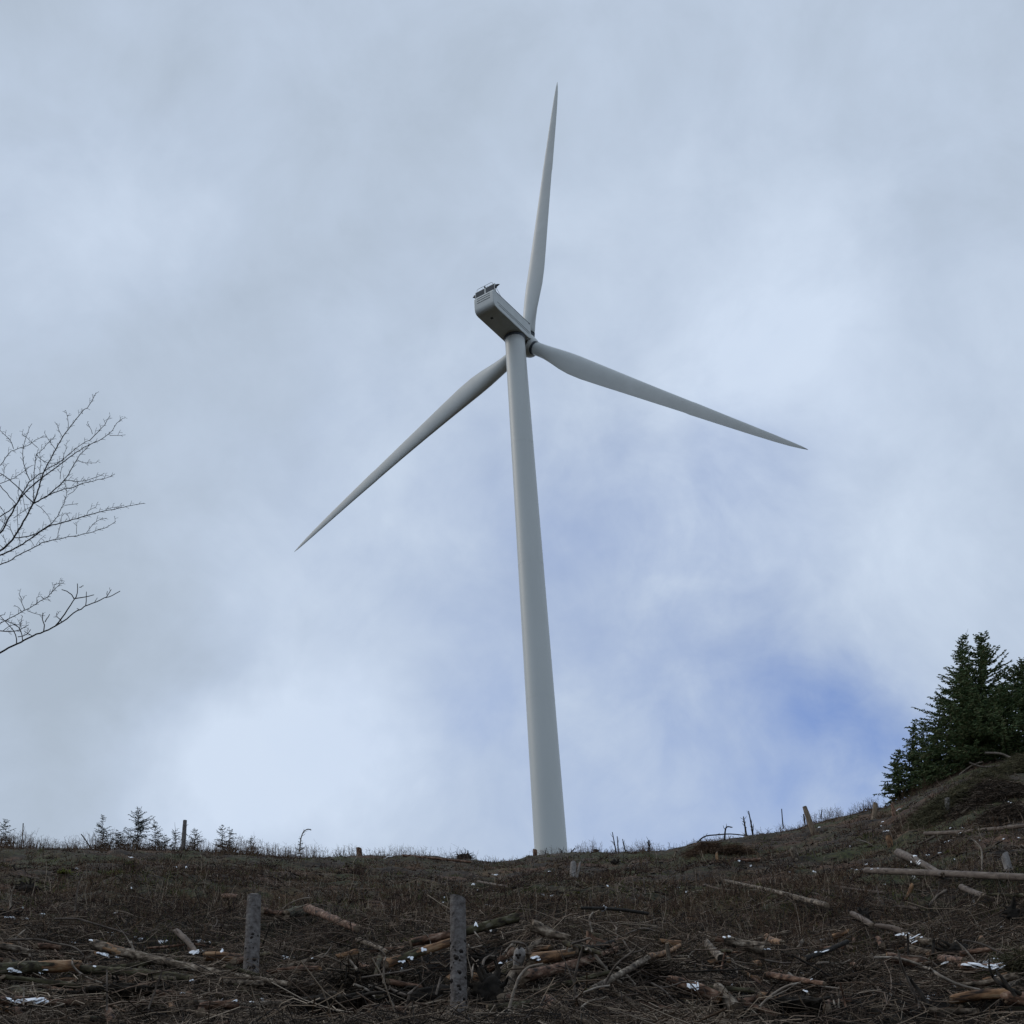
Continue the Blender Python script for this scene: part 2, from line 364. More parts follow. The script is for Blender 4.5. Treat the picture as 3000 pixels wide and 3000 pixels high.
# nacelle
nm = frame(sh, ah, (0, 0, 1), H-base)
yb, yf = -LR, -1.5
bm = bmesh.new()
prof = [(yb+.25, HB+NH), (yb, HB+NH-.5), (yb+.02, HB+1.0), (yb+.14, HB+.5), (yb+.45, HB+.13), (yb+1.0, HB), (-2.6, HB), (yf, HB+.35), (yf, HB+NH-.55), (-2.4, HB+NH)]
fs = {}
for sx in (-1, 1): fs[sx] = [bm.verts.new((sx*NW/2, y, z)) for y, z in prof]
bm.faces.new(fs[-1]); bm.faces.new(fs[1][::-1])
for k in range(len(prof)):
    a, b = k, (k+1) % len(prof); bm.faces.new((fs[-1][b], fs[-1][a], fs[1][a], fs[1][b]))
bmesh.ops.recalc_face_normals(bm, faces=bm.faces)
ed = [e for e in bm.edges if abs(e.verts[0].co.x-e.verts[1].co.x) < 1e-6]
bmesh.ops.bevel(bm, geom=ed, offset=.15, segments=4, profile=.5, affect='EDGES')
me = bpy.data.meshes.new('nacelle'); bm.to_mesh(me); bm.free()
for p in me.polygons: p.use_smooth = True
nac = link('nacelle', me, m_under, turb, mw=nm)
md = nac.modifiers.new('wn', 'WEIGHTED_NORMAL'); md.keep_sharp = False
def nbox(name, c, h, m, par=nac, bev=0):
    b_ = MB(); b_.box(c, h); o = link(name, b_.mesh(name, False), m, par)
    if bev:
        q = o.modifiers.new('b', 'BEVEL'); q.width = bev; q.segments = 2
    return o
for k in range(3):   # louvre slots in the rear face
    nbox('vent_slot', (0, yb+.02, HB+NH-.62-.48*k), (1.3, .035, .055), m_seam)
for sx in (-1, 1):   # roof gap and side seam along the housing
    nbox('side_seam', (sx*(NW/2+.012), (yb+yf)/2+.3, HB+1.42), (.012, (yf-yb)/2-.75, .035), m_seam)
    nbox('roof_joint', (sx*(NW/2-.03), (yb+yf)/2+.35, HB+NH-.10), (.05, (yf-yb)/2-.55, .06), m_seam)
    nbox('belly_ledge', (sx*(NW/2+.02), (yb+yf)/2+.5, HB+1.05), (.035, (yf-yb)/2-1.1, .06), m_under)
nbox('belly_hatch', (-.2, -10.2, HB-.012), (.22, .22, .012), m_seam)
# yaw bearing collar
mb = MB(); mb.tube([(0, 0, th-.55), (0, 0, th-.30), (0, 0, th+.0)], [1.69, 1.78, 1.78], n=64)
link('yaw_collar', mb.mesh('yaw_collar'), m_seam, turb)
# cooler on the rear of the roof
cz = HB+NH; cy = yb+.75
nbox('cooler_frame', (0, cy, cz+.06), (1.98, .22, .06), m_paint)
fr = MB()
for xx in (-1.92, 0, 1.92): fr.box((xx, cy, cz+.82), (.13 if xx == 0 else .06, .16, .70))
fr.box((0, cy, cz+1.56), (1.98, .16, .05)); link('cooler_surround', fr.mesh('cooler_surround', False), m_paint, nac)
for sx in (-1, 1):
    nbox('cooler_panel', (sx*.99, cy-.02, cz+.82), (.86, .13, .70), m_dark)
    br = MB(); br.tube([(sx*1.95, cy, cz+1.1), (sx*2.3, cy+.1, cz+1.15), (sx*2.75, cy+.2, cz+1.2)], [.10, .22, .03], n=8)
    br.box((sx*2.1, cy, cz+.95), (.14, .12, .3)); link('aviation_light', br.mesh('aviation_light'), m_dark, nac)
    b2 = MB(); b2.tube([(sx*1.8, cy+.15, cz+1.5), (sx*1.8, cy+2.0, cz)], .035, n=6); link('cooler_stay', b2.mesh('cooler_stay'), m_steel, nac)
rl = MB(); rl.tube([(-1.7, cy, cz+1.6), (-1.7, cy, cz+2.15), (-1.45, cy, cz+2.3), (1.2, cy, cz+2.3), (1.45, cy, cz+2.15), (1.5, cy, cz+1.6)], .04, n=6)
for xx in (-.6, .4): rl.tube([(xx, cy, cz+1.6), (xx, cy, cz+1.95)], .03, n=5)
link('handrail', rl.mesh('handrail'), m_steel, nac)
vn_ = MB(); vn_.tube([(-.1, cy, cz+1.6), (-.1, cy, cz+1.85), (-.1, cy, cz+1.95), (-.1, cy, cz+2.1)], [.05, .05, .17, .12], n=10)
link('wind_sensor', vn_.mesh('wind_sensor'), m_seam, nac)
# hub
hm = frame(s_, ax, up_, H-base)
mb = MB(); pr = [(-1.75, 1.45), (-1.6, 1.72), (-1.0, 1.86), (0, 1.9), (1.0, 1.82), (1.8, 1.5), (2.4, .95), (2.75, .4), (2.85, .05)]
mb.tube([(0, y, 0) for y, _ in pr], [q for _, q in pr], n=40)
link('hub', mb.mesh('hub'), m_paint, turb, mw=hm)
# blades
st = [(.02,2.3,1.0,.5), (.055,2.3,1.0,.5), (.085,2.45,.88,.48), (.12,2.9,.68,.44), (.16,3.45,.52,.40), (.20,3.75,.43,.37), (.25,3.72,.36,.35), (.32,3.42,.30,.34), (.42,2.95,.26,.33),
      (.52,2.52,.24,.32), (.62,2.12,.22,.32), (.635,2.18,.215,.32), (.72,1.82,.20,.31), (.82,1.42,.19,.31), (.90,1.05,.18,.32), (.95,.72,.18,.34), (.98,.42,.18,.4), (1.0,.08,.18,.5)]
NA = 28; tt_ = np.linspace(0, 2*math.pi, NA, endpoint=False)
VV = []
for (f, c, tk, le) in st:
    x = (1-np.cos(tt_))/2; yt = 5*(.2969*np.sqrt(x)-.126*x-.3516*x**2+.2843*x**3-.1036*x**4)
    wci = np.clip((tk-.45)/.55, 0, 1); yc = .5*np.abs(np.sin(tt_))
    y = (yt*tk*(1-wci) + yc*tk*wci)*np.sign(np.sin(tt_)+1e-12)
    X_ = (x-le)*c; Y_ = y*c
    tw = R(14*(1-f)**2 - 1) + R(3)
    # leading edge pitched towards the wind
    Xr = X_*math.cos(tw)-Y_*math.sin(tw)*-1*0 - 0; Xr = X_*math.cos(tw)+Y_*math.sin(tw); Yr = -X_*math.sin(tw)+Y_*math.cos(tw)
    VV.append(np.column_stack([Xr, Yr + 2.7*f**2*.6+2.7*.4*f, np.full(NA, f*BR)]))
VV = np.concatenate(VV); FF = []
for a in range(len(st)-1):
    for b in range(NA): FF.append((a*NA+b, a*NA+(b+1) % NA, (a+1)*NA+(b+1) % NA, (a+1)*NA+b))
FF.append(tuple(range(NA-1, -1, -1))); FF.append(tuple((len(st)-1)*NA+i_ for i_ in range(NA)))
bme = bpy.data.meshes.new('blade'); bme.from_pydata(VV.tolist(), [], FF)
for p in bme.polygons: p.use_smooth = True
bme.materials.append(m_paint)
sme = MB(); sme.tube([(0, 0.05, 1.7), (0, .05, 2.35)], 1.19, n=36); collar = sme.mesh('blade_collar'); collar.materials.append(m_seam)
for k in range(3):
    a_ = AL+k*2*math.pi/3
    e_ = math.cos(a_)*up_+math.sin(a_)*s_; q_ = -math.sin(a_)*up_+math.cos(a_)*s_
    bo = link('blade', bme, [], turb, mw=frame(q_, ax, e_, H-base))
    link('blade_collar', collar, [], bo)

# ------------------------------------------------------------------ logs, stumps and posts
def rot_to(d):
    return Vector(d).to_track_quat('Z', 'Y').to_matrix().to_4x4()
def wobble_tube(L_, r0, r1, nseg=14, ns=14, bend=0., rough=.06, flare=0., knots=0, seed=0, topcut=0., torn=0.):
    """a bark surface along +Z in its own space"""
    g = np.random.default_rng(seed); z = np.linspace(0, L_, nseg); f = z/L_
    rad = r0+(r1-r0)*f
    if flare: rad = rad*(1+flare*np.exp(-z/(r0*1.3)))
    ph = g.random()*6.28; cx = bend*np.sin(f*math.pi)*math.cos(ph); cy = bend*np.sin(f*math.pi)*math.sin(ph)
    th_ = np.arange(ns)*2*math.pi/ns
    j = 1+rough*(vn(z[:, None]/(r0*2.2)+seed*3.1, np.cos(th_)[None]*1.7+np.sin(th_)[None]*2.3+seed) + .6*g.normal(size=(nseg, ns))*.5)
    if flare: j = j + flare*.35*np.exp(-z/(r0*1.3))[:, None]*np.sin(th_*4+ph)[None]
    Vx = cx[:, None]+rad[:, None]*j*np.cos(th_); Vy = cy[:, None]+rad[:, None]*j*np.sin(th_)
    Vx = Vx*(1+rough*.5*np.where(g.random((nseg, ns)) < .12, 1, 0)); Vy = Vy*(1+rough*.5*np.where(g.random((nseg, ns)) < .12, 1, 0))
    Vz = np.repeat(z[:, None], ns, 1) + (torn*r0*g.uniform(-1, 1.4, ns)[None])*(f[:, None]**12) - (torn*r0*g.uniform(-1, 1.4, ns)[None])*((1-f[:, None])**12) + (topcut*np.cos(th_-ph)[None])*(f[:, None]**6)
    return np.stack([Vx, Vy, Vz], -1), rad
def grid_faces(n, ns): return [(a*ns+b, a*ns+(b+1) % ns, (a+1)*ns+(b+1) % ns, (a+1)*ns+b) for a in range(n-1) for b in range(ns)]
_sd = [0]
def make_log(name, label, cat, P0, P1, r0, r1, m, cut=m_cut, group=None, bend=.0, rough=.07, flare=0., stubs=0, topcut=0., ends=(1, 1), cutname='cut_end', peel=None, torn=0.):
    """P0 is the object's base; mesh runs to P1"""
    _sd[0] += 1; P0 = np.array(P0); P1 = np.array(P1); d = P1-P0; L_ = float(np.linalg.norm(d))
    nseg = max(8, min(40, int(L_/max(r0, .05)/1.2)))
    G, rad = wobble_tube(L_, r0, r1, nseg, 14, bend, rough, flare, seed=_sd[0], topcut=topcut, torn=torn)
    mb = MB(); F_ = grid_faces(nseg, 14); mb.add(G.reshape(-1, 3), F_)
    if peel:      # a stretch where the bark is off shows the orange wood
        a, b = peel[0]*nseg, peel[1]*nseg
        for k in range(len(F_)):
            if a <= k//14 + 1.2*math.sin(k*1.7) < b: mb.M[k] = 1
    g = np.random.default_rng(_sd[0]+500)
    mats = [m, peel[2]] if peel else [m]
    mw = Matrix.Translation(P0) @ rot_to(d)
    o = link(name, mb.mesh(name), mats, mw=mw); tag(o, label, cat, group)
    for e_, (row, z0, dz) in zip(ends, ((0, 0., -1), (nseg-1, L_, 1))):
        if not e_: continue
        ring = G[row]*np.array([.97, .97, 1]); c = ring.mean(0); off_ = np.array([0, 0, dz*.006])
        inner = c+(ring-c)*.55+np.array([0, 0, dz*.012]); Vs = np.vstack([ring+off_, inner+off_, [c+off_+np.array([0, 0, dz*.008])]])
        Fs = [(b, (b+1) % 14, 14+(b+1) % 14, 14+b) for b in range(14)]+[(14+b, 14+(b+1) % 14, 28) for b in range(14)]
        if dz < 0: Fs = [f[::-1] for f in Fs]
        q = MB(); q.add(Vs, Fs); link(cutname, q.mesh(cutname), cut, o)
    for k in range(stubs):
        z = L_*g.uniform(.05, .95); a = g.uniform(0, 6.28); rr = r0+(r1-r0)*z/L_; ln = rr*g.uniform(.25, 1.6)
        dr = np.array([math.cos(a), math.sin(a), g.uniform(.1, .6)]); p = np.array([math.cos(a)*rr*.8, math.sin(a)*rr*.8, z])
        q = MB(); q.tube([p, p+dr*ln*.5, p+dr*ln], [rr*.16, rr*.12, rr*.07], n=6); link('branch_stub', q.mesh('branch_stub'), m, o)
    return o
def lying(label, a, b, w0, w1, m, lift=0., cat='log', name='log', **k):
    pa = hit([a[0]], [a[1]+w0*.45])[0]; pb = hit([b[0]], [b[1]+w1*.45])[0]
    ra = w0*math.hypot(*pa[:2])/FPX*.53/math.cos(R(14)); rb = w1*math.hypot(*pb[:2])/FPX*.53/math.cos(R(14))
    k.setdefault('rough', .12); k.setdefault('stubs', 3); k.setdefault('torn', .9 if len(label) % 2 else .15); k.setdefault('bend', .03)
    # keep both ends on their own line of sight while resting on the ground
    pa = pa+[0, 0, ra*.95+lift]; pb = pb+[0, 0, rb*.95+lift]
    f = np.linspace(0, 1, 20)[:, None]; Q = pa+(pb-pa)*f; gz = cover_z(Q[:, 0], Q[:, 1]); pen = (gz-.25*ra-(Q[:, 2]-ra)).max()
    if pen > 0: dz = min(pen, .4); pa = pa+[0, 0, dz*.6]; pb = pb+[0, 0, dz*.6]
    return make_log(name, label, cat, pa, pb, ra, rb, m, **k)
def standing(label, base_px, top_px, w0, w1, m, depth=.6, cat='tree post', name='tree_post', r=None, lean=0., **k):
    pb = hit([base_px[0]], [base_px[1]])[0]; rr = math.hypot(*pb[:2]) if r is None else r
    if r is not None:
        pb = at(base_px[0], base_px[1], r)
    pt = at(top_px[0], top_px[1], rr+lean); d = pt-pb; n_ = d/np.linalg.norm(d); pb = pb-n_*depth
    k.setdefault('ends', (0, 1)); k.setdefault('cutname', 'cut_top')
    return make_log(name, label, cat, pb, pt, w0*rr/FPX*.5, w1*rr/FPX*.5, m, **k)
def knots_on(o, L_, r0, r1, n, seed, size=1.):
    g = np.random.default_rng(seed); lv = o.matrix_basis.to_3x3().inverted() @ (-o.matrix_basis.translation); face = math.atan2(lv.y, lv.x)
    for k in range(n):
        f = (k+.5)/n+g.uniform(-.03, .03); z = L_*f; a = -1.57+((k*2.4+g.uniform(-.5, .5)) % 6.28); rr = r0+(r1-r0)*f
        a = face + g.uniform(-1.35, 1.35) if k % 4 else g.uniform(0, 6.28)
        s = g.uniform(.014, .036)*size; dr = np.array([math.cos(a), math.sin(a), -.15]); p = np.array([math.cos(a)*rr*.94, math.sin(a)*rr*.94, z])
        q = MB(); q.tube([p, p+dr*s*.35+[0, 0, .004], p+dr*s*.75], [s*1.1, s*.85, s*.3], n=7); link('branch_stub', q.mesh('branch_stub'), m_knot, o)

def dist_of(px, py):
    p = hit([px], [py])[0]; return math.hypot(p[0], p[1])
o = standing('tall pale knotted tree post with a flat top, at lower left', (735, 2862), (745, 2622), 50, 42, m_postbark, topcut=.03, rough=.035, cut=m_paleend)
knots_on(o, dist_of(735, 2862)*245/FPX, .0057*dist_of(735, 2862), .0048*dist_of(735, 2862), 34, 5)
o = standing('tall pale knotted tree post with a dark crack, at bottom centre', (1344, 2965), (1341, 2630), 52, 48, m_postbark, topcut=.03, rough=.035, cut=m_paleend)
_r = dist_of(1344, 2965); knots_on(o, _r*340/FPX, .0059*_r, .0055*_r, 46, 9)
mb = MB(); _rr = .0056*_r; mb.tube([(_rr*.35, -_rr*.93, _r*230/FPX), (_rr*.38, -_rr*.95, _r*275/FPX), (_rr*.36, -_rr*.94, _r*310/FPX)], [.004, .011, .006], n=5)
link('crack', mb.mesh('crack'), m_knot, o)
standing('thin dark tree post standing upright on the left skyline', (536, 2498), (542, 2404), 14, 12, m_postbark, r=RC-3, stubs=2)
standing('pale tree post leaning left on the rising right skyline', (2386, 2444), (2357, 2364), 19, 14, m_cut, stubs=1, rough=.09)
standing('upright grey stake standing in the slash right of the centre', (1966, 2855), (1954, 2766), 16, 12, m_greybark, name='wooden_stake', cat='stake', lean=-.2)
ST = 'cut stumps on the hillside'
def stump(label, b, t, w0, w1, m=m_cut, **k):
    k.setdefault('rough', .10); k.setdefault('topcut', .06)
    return standing(label, b, t, w0, w1, m, name='tree_stump', cat='stump', group=ST, **k)
stump('short pale stump split in two below the turbine tower', (1678, 2572), (1680, 2528), 24, 18, m_paleend)
stump('leaning pale splinter standing tight beside the split stump', (1690, 2570), (1700, 2526), 12, 5, m_paleend, ends=(0, 0))
stump('orange-brown stump with flared roots on the right skyline', (2562, 2396), (2565, 2354), 18, 14, m_cut, flare=.9)
stump('narrow reddish stump right of the flared one on the skyline', (2620, 2388), (2613, 2352), 15, 9, m_redbark, flare=.5)
stump('tiny cut stump low in a dark patch on the right slope', (2609, 2478), (2604, 2454), 12, 19, m_orange)
stump('grey weathered stump with a side root, near the right edge', (2956, 2548), (2944, 2506), 26, 22, m_paleend, flare=.6)
stump('squat grey stump below the leaning tree post', (2331, 2512), (2322, 2484), 22, 20, m_greybark, flare=.3)
stump('slim brown stump left of the squat grey one', (2102, 2526), (2099, 2498), 12, 8, m_orange)
stump('brown square-cut stump on the skyline left of the dark root ball', (1053, 2514), (1052, 2486), 20, 17, m_redbark, r=RC-2)
stump('small dark stump on the skyline at the left foot of the tower', (1569, 2518), (1567, 2489), 16, 13, m_redbark, r=RC-2)
stump('pale cut stump half hidden in brush under the spruces', (2778, 2385), (2776, 2342), 14, 18, m_paleend)
stump('yellowish broken stump in brush left of the half hidden one', (2745, 2382), (2743, 2356), 14, 8, m_cut)
stump('low brown stump on the skyline right of the tower', (1748, 2516), (1746, 2492), 20, 17, m_root, r=RC-2.5)
stump('forked orange root stub under the long pole', (2655, 2632), (2672, 2596), 7, 12, m_orange)
stump('dark square stump at the end of the broken grey log', (1732, 2790), (1732, 2740), 30, 28, m_redbark)
# lying logs -------------------------------------------------------------
GL = 'logs lying on the slope'
LOGS = [
 ('long grey log sloping down right in front of the left post', (268,2812), (845,2936), 27, 14, m_greybark, dict(lift=.22, bend=.05, stubs=7, peel=(.08,.14,m_orange))),
 ('mossy log with a bare orange end at the left edge', (-60,2872), (218,2852), 34, 30, m_mossbark, dict(lift=.1, peel=(.55,1.1,m_orange))),
 ('short reddish splintered log below the orange-ended log', (112,2890), (285,2906), 14, 24, m_redbark, dict(lift=.0, bend=.03)),
 ('small orange broken log tucked under the mossy orange-ended log', (150,2884), (214,2876), 12, 18, m_orange, dict()),
 ('mossy log hidden under the long grey log at left', (222,2846), (560,2872), 22, 20, m_mossbark, dict(lift=.02)),
 ('snow-topped grey log in the bottom left corner', (-30,2950), (135,2948), 26, 20, m_redbark, dict(lift=.05)),
 ('dark mossy log between two weed stalks at bottom left', (42,2905), (128,2915), 26, 22, m_mossbark, dict()),
 ('wet dark plank-like log left of the thin white stick', (20,2828), (92,2834), 30, 28, m_root, dict()),
 ('pale peeled stick pointing down right, left of the left post', (515,2752), (573,2818), 16, 13, m_pole, dict(lift=.15)),
 ('short orange log just left of the left post', (612,2812), (697,2822), 26, 26, m_orange, dict(lift=.05)),
 ('short barked log right of the top of the left post', (768,2682), (840,2692), 17, 18, m_redbark, dict(lift=.1)),
 ('mossy jagged root end joining two logs right of the left post', (838,2694), (902,2680), 22, 26, m_mossbark, dict(lift=.1, rough=.22)),
 ('long brown log sloping down right between the two tall posts', (900,2692), (1045,2758), 24, 19, m_redbark, dict(lift=.12, stubs=5)),
 ('grey tail end of the brown log between the two tall posts', (1050,2766), (1132,2802), 15, 11, m_greybark, dict(lift=.05)),
 ('reddish flat log right of the foot of the left post', (785,2868), (935,2858), 10, 15, m_redbark, dict(lift=.1, cut=m_orange)),
 ('thin red log under the flat one by the left post', (775,2884), (850,2886), 9, 8, m_redbark, dict(lift=.05)),
 ('mossy log rising right, passing behind the middle post', (1205,2818), (1518,2742), 22, 26, m_mossbark, dict(lift=.3, stubs=3, peel=(.0,.38,m_redbark))),
 ('orange patched log rising to the middle post from the left', (1132,2874), (1345,2800), 24, 22, m_orange, dict(lift=.25, peel=(.1,.35,m_mossbark))),
 ('short pale orange log end right of the middle post', (1388,2880), (1432,2898), 20, 18, m_orange, dict(lift=.1)),
 ('short grey scaly log right of the pale rounded stub', (1570,2742), (1668,2776), 34, 14, m_greybark, dict(lift=.15, rough=.14, stubs=3)),
 ('thick orange log with its cut end facing left, near the centre bottom', (1562,2850), (1700,2822), 34, 26, m_orange, dict(lift=.18, peel=(.55,1.1,m_greybark))),
 ('dark tail log behind the thick orange one', (1690,2824), (1800,2798), 22, 14, m_root, dict(lift=.2)),
 ('long red-brown log with a pale cut end left, below the thick orange log', (1540,2912), (1812,2826), 34, 16, m_redbark, dict(lift=.2, bend=.04)),
 ('thin grey broken stub below the thick orange log', (1530,2888), (1562,2868), 14, 16, m_greybark, dict()),
 ('mossy log at the bottom edge below the pale rounded stub', (1430,2962), (1560,2948), 22, 22, m_mossbark, dict()),
 ('long thin log climbing right through the centre of the slash', (1740,2968), (1905,2868), 16, 18, m_greybark, dict(lift=.3, stubs=5)),
 ('orange barked upper length of the thin climbing log', (1905,2868), (1998,2826), 18, 10, m_orange, dict(lift=.32, stubs=3)),
 ('red log with a bright cut end left, at bottom centre right', (1964,2898), (2112,2952), 26, 34, m_redbark, dict(lift=.12, cut=m_orange)),
 ('thick grey log running out of the bottom edge beside the red log', (2105,2905), (2160,2975), 28, 44, m_greybark, dict(lift=.05)),
 ('short grey log leaning down right above the white snow block', (2076,2795), (2122,2848), 16, 26, m_greybark, dict(lift=.2, cut=m_root)),
 ('broad fluted grey log with snow on its right end', (2130,2772), (2250,2800), 24, 36, m_greybark, dict(lift=.1, rough=.16)),
 ('short yellow-ended log beside the fluted grey log', (2252,2768), (2296,2786), 18, 16, m_orange, dict(lift=.15)),
 ('long smooth pole lying across the right slope', (2545,2578), (3060,2616), 17, 20, m_pole, dict(lift=.3, rough=.03, bend=.05)),
 ('grey log sloping down right above the long pole', (2638,2518), (2768,2588), 22, 14, m_pole, dict(lift=.15, stubs=4)),
 ('short grey log end below the long pole', (2822,2612), (2886,2638), 16, 14, m_pole, dict(lift=.1)),
 ('upper pole rising gently to the right edge under the spruces', (2718,2470), (3060,2446), 11, 11, m_pole, dict(lift=.35, bend=.06)),
 ('thin forked tail at the left end of the upper pole', (2692,2484), (2742,2462), 4, 8, m_pole, dict(lift=.15)),
 ('long lichen-grey log lying down the middle right slope', (2130,2608), (2430,2692), 8, 15, m_greybark, dict(lift=.15, rough=.16, stubs=4)),
 ('thin brown log upslope of the lichen-grey one', (2065,2594), (2145,2612), 6, 7, m_pole, dict()),
 ('short pale log beside a dark root plate on the right', (2500,2692), (2560,2728), 13, 15, m_pole, dict(lift=.1)),
 ('pale brown log pointing right at the head of the paired logs', (2574,2742), (2655,2762), 12, 17, m_pole, dict(lift=.2)),
 ('upper one of two parallel grey logs with cut ends right', (2655,2764), (2735,2784), 18, 18, m_greybark, dict(lift=.15)),
 ('lower one of two parallel grey logs with cut ends right', (2660,2784), (2730,2800), 18, 16, m_greybark, dict(lift=.02)),
 ('thin grey log half sunk in brush below the long pole', (2440,2600), (2590,2620), 7, 8, m_pole, dict()),
 ('small brown log on the slope below the long pole', (2624,2656), (2694,2664), 7, 9, m_pole, dict()),
 ('ridged brown log with a yellow torn end in the lower right slash', (2606,2824), (2722,2842), 24, 26, m_redbark, dict(lift=.12, rough=.14, cut=m_orange)),
 ('brown log under a strip of snow, lower right', (2760,2826), (2832,2836), 18, 18, m_redbark, dict(lift=.1)),
 ('snow-covered log rising right, above the other two', (2826,2834), (2918,2820), 14, 12, m_redbark, dict(lift=.2)),
 ('thick red log under the longest strip of snow', (2836,2846), (2942,2852), 28, 28, m_redbark, dict(lift=.05)),
 ('broad pale log at the bottom right edge', (2795,2952), (2972,2936), 22, 30, m_orange, dict(lift=.1)),
 ('dark red log in the bottom right corner', (2960,2940), (3070,2962), 34, 36, m_redbark, dict(lift=.05)),
 ('long dark branch-like log above the bottom right pale log', (2815,2918), (2985,2892), 12, 18, m_greybark, dict(lift=.15)),
 ('sunken red-brown log over a black hollow at bottom right', (2262,2904), (2425,2934), 18, 12, m_redbark, dict(lift=.25)),
 ('dark arching log in the lower right slash', (2365,2852), (2490,2798), 13, 12, m_root, dict(lift=.25)),
 ('long dark log with a grey top across the centre slash', (1706,2742), (1905,2748), 8, 9, m_root, dict(lift=.45)),
 ('fallen log with a snow cap on the mid right slope', (2155,2522), (2226,2522), 7, 10, m_redbark, dict(lift=.05)),
 ('low brown log lying along the skyline left of the tower', (1180,2512), (1380,2530), 7, 6, m_redbark, dict(lift=-.12, bend=.0)),
 ('short brown log high on the left slope', (655,2630), (697,2632), 14, 12, m_redbark, dict()),
 ('thin log upslope left of the tower', (1400,2582), (1500,2600), 6, 7, m_pole, dict()),
 ('short mossy log piece under the spruces', (2872,2306), (2912,2286), 12, 14, m_mossbark, dict(lift=.1)),
 ('black and red rotten log by the mossy log', (1405,2736), (1462,2752), 12, 18, m_root, dict(lift=.1)),
 ('mossy log lying from the right edge across the upper slash', (2905,2642), (3060,2646), 8, 14, m_mossbark, dict(lift=.1)),
 ('grey log in the left slash near the snow patches', (-30,2790), (80,2812), 14, 18, m_greybark, dict(lift=.1)),
 ('grey log at the bottom edge right of the left post', (560,2948), (820,2950), 14, 16, m_greybark, dict(lift=.05)),
 ('orange-brown log among twigs at the bottom edge, centre left', (1010,2952), (1180,2968), 18, 22, m_redbark, dict()),
]
for lab, a, b, w0, w1, m, k in LOGS:
    lying(lab, a, b, w0, w1, m, group=GL, **k)
CH = [make_log('wood_chunk', 'short broken wood chunk lying in the foreground slash', 'wood chunk', (0, 0, 0), (0, 0, L_), a_, b_, m_, group='broken wood chunks in the slash', rough=.16, topcut=.03)
      for L_, a_, b_, m_ in ((.5, .05, .06, m_redbark), (.8, .035, .04, m_greybark), (.35, .06, .045, m_orange), (1.1, .045, .03, m_mossbark), (.6, .03, .045, m_redbark))]
gch = np.random.default_rng(4); first = [True]*5
for q in range(150):
    c = hit([gch.uniform(0, 3000)], [gch.uniform(2745, 3000)])[0]; i_ = int(gch.integers(0, 5)); src = CH[i_]
    if first[i_]: o = src; first[i_] = False
    else:
        o = src.copy(); col.objects.link(o)
        for ch in list(src.children): cc = ch.copy(); col.objects.link(cc); cc.parent = o
    a_ = gch.uniform(0, 6.28); dz_ = float(ground_z(c[0]+.6*math.cos(a_), c[1]+.6*math.sin(a_))-ground_z(c[0], c[1]))/.6; d_ = (math.cos(a_), math.sin(a_), dz_*.8+gch.normal()*.1)
    o.matrix_basis = Matrix.Translation((c[0], c[1], c[2]+gch.uniform(-.03, .08))) @ rot_to(d_)
# the pale rounded stub, a log end poking up towards the camera
r_s = dist_of(1515, 2862)
G, _ = wobble_tube(.62*70/62, .11, .15, 12, 16, .0, .05, seed=77)
mb = MB(); zz = [0, .12, .25, .38, .48, .54, .57]; rr2 = [.075, .095, .125, .135, .12, .085, .03]
zz = np.array(zz)*r_s*72/FPX/.57; rr2 = np.array(rr2)*r_s*36/FPX/.27
pts = np.column_stack([.02*np.sin(zz*6), 0*zz, zz]); Vt, Ft = tube_vf(pts, rr2, 16)
Vt = Vt*(1+.03*rng.normal(size=(len(Vt), 1))*np.array([1, 1, 0])); mb.add(Vt, [tuple(f) for f in Ft]); nV = len(Vt)
mb.F.append([nV-16+i_ for i_ in range(16)]); mb.M.append(0)
pb_ = at(1512, 2848, r_s); pt_ = at(1521, 2776, r_s-.15)
stub = link('broken_stub', mb.mesh('broken_stub'), m_paleend, mw=Matrix.Translation(pb_) @ rot_to(pt_-pb_))
tag(stub, 'pale rounded broken stub with dark knots standing in the slash right of the middle post', 'stub')
for (a, z) in ((-.28, .70), (.25, .73), (0, .98), (.05, .62)):
    rad = float(np.interp(z*zz[-1], zz, rr2)); g_ = np.array([math.sin(a)*rad, 0, z*zz[-1]])
    # the local side that faces the camera
    mi_ = (Matrix.Translation(pb_) @ rot_to(pt_-pb_)).to_3x3().inverted(); cdir = np.array(mi_ @ Vector(-pb_/np.linalg.norm(pb_))); cdir[2] = 0; cdir /= np.linalg.norm(cdir)
    sd_ = np.cross([0, 0, 1.], cdir); p = cdir*rad*math.cos(a)*.93+sd_*rad*math.sin(a); p[2] = z*zz[-1]
    q = MB(); q.tube([p, p+cdir*.025], [.022, .012], n=7); link('knot', q.mesh('knot'), m_knot, stub)
standing('dark hollow broken stub under the pale rounded one', (1492, 2880), (1512, 2840), 24, 30, m_greybark, name='broken_stub', cat='stub', r=r_s-.3, cut=m_root, rough=.12, lean=.2)

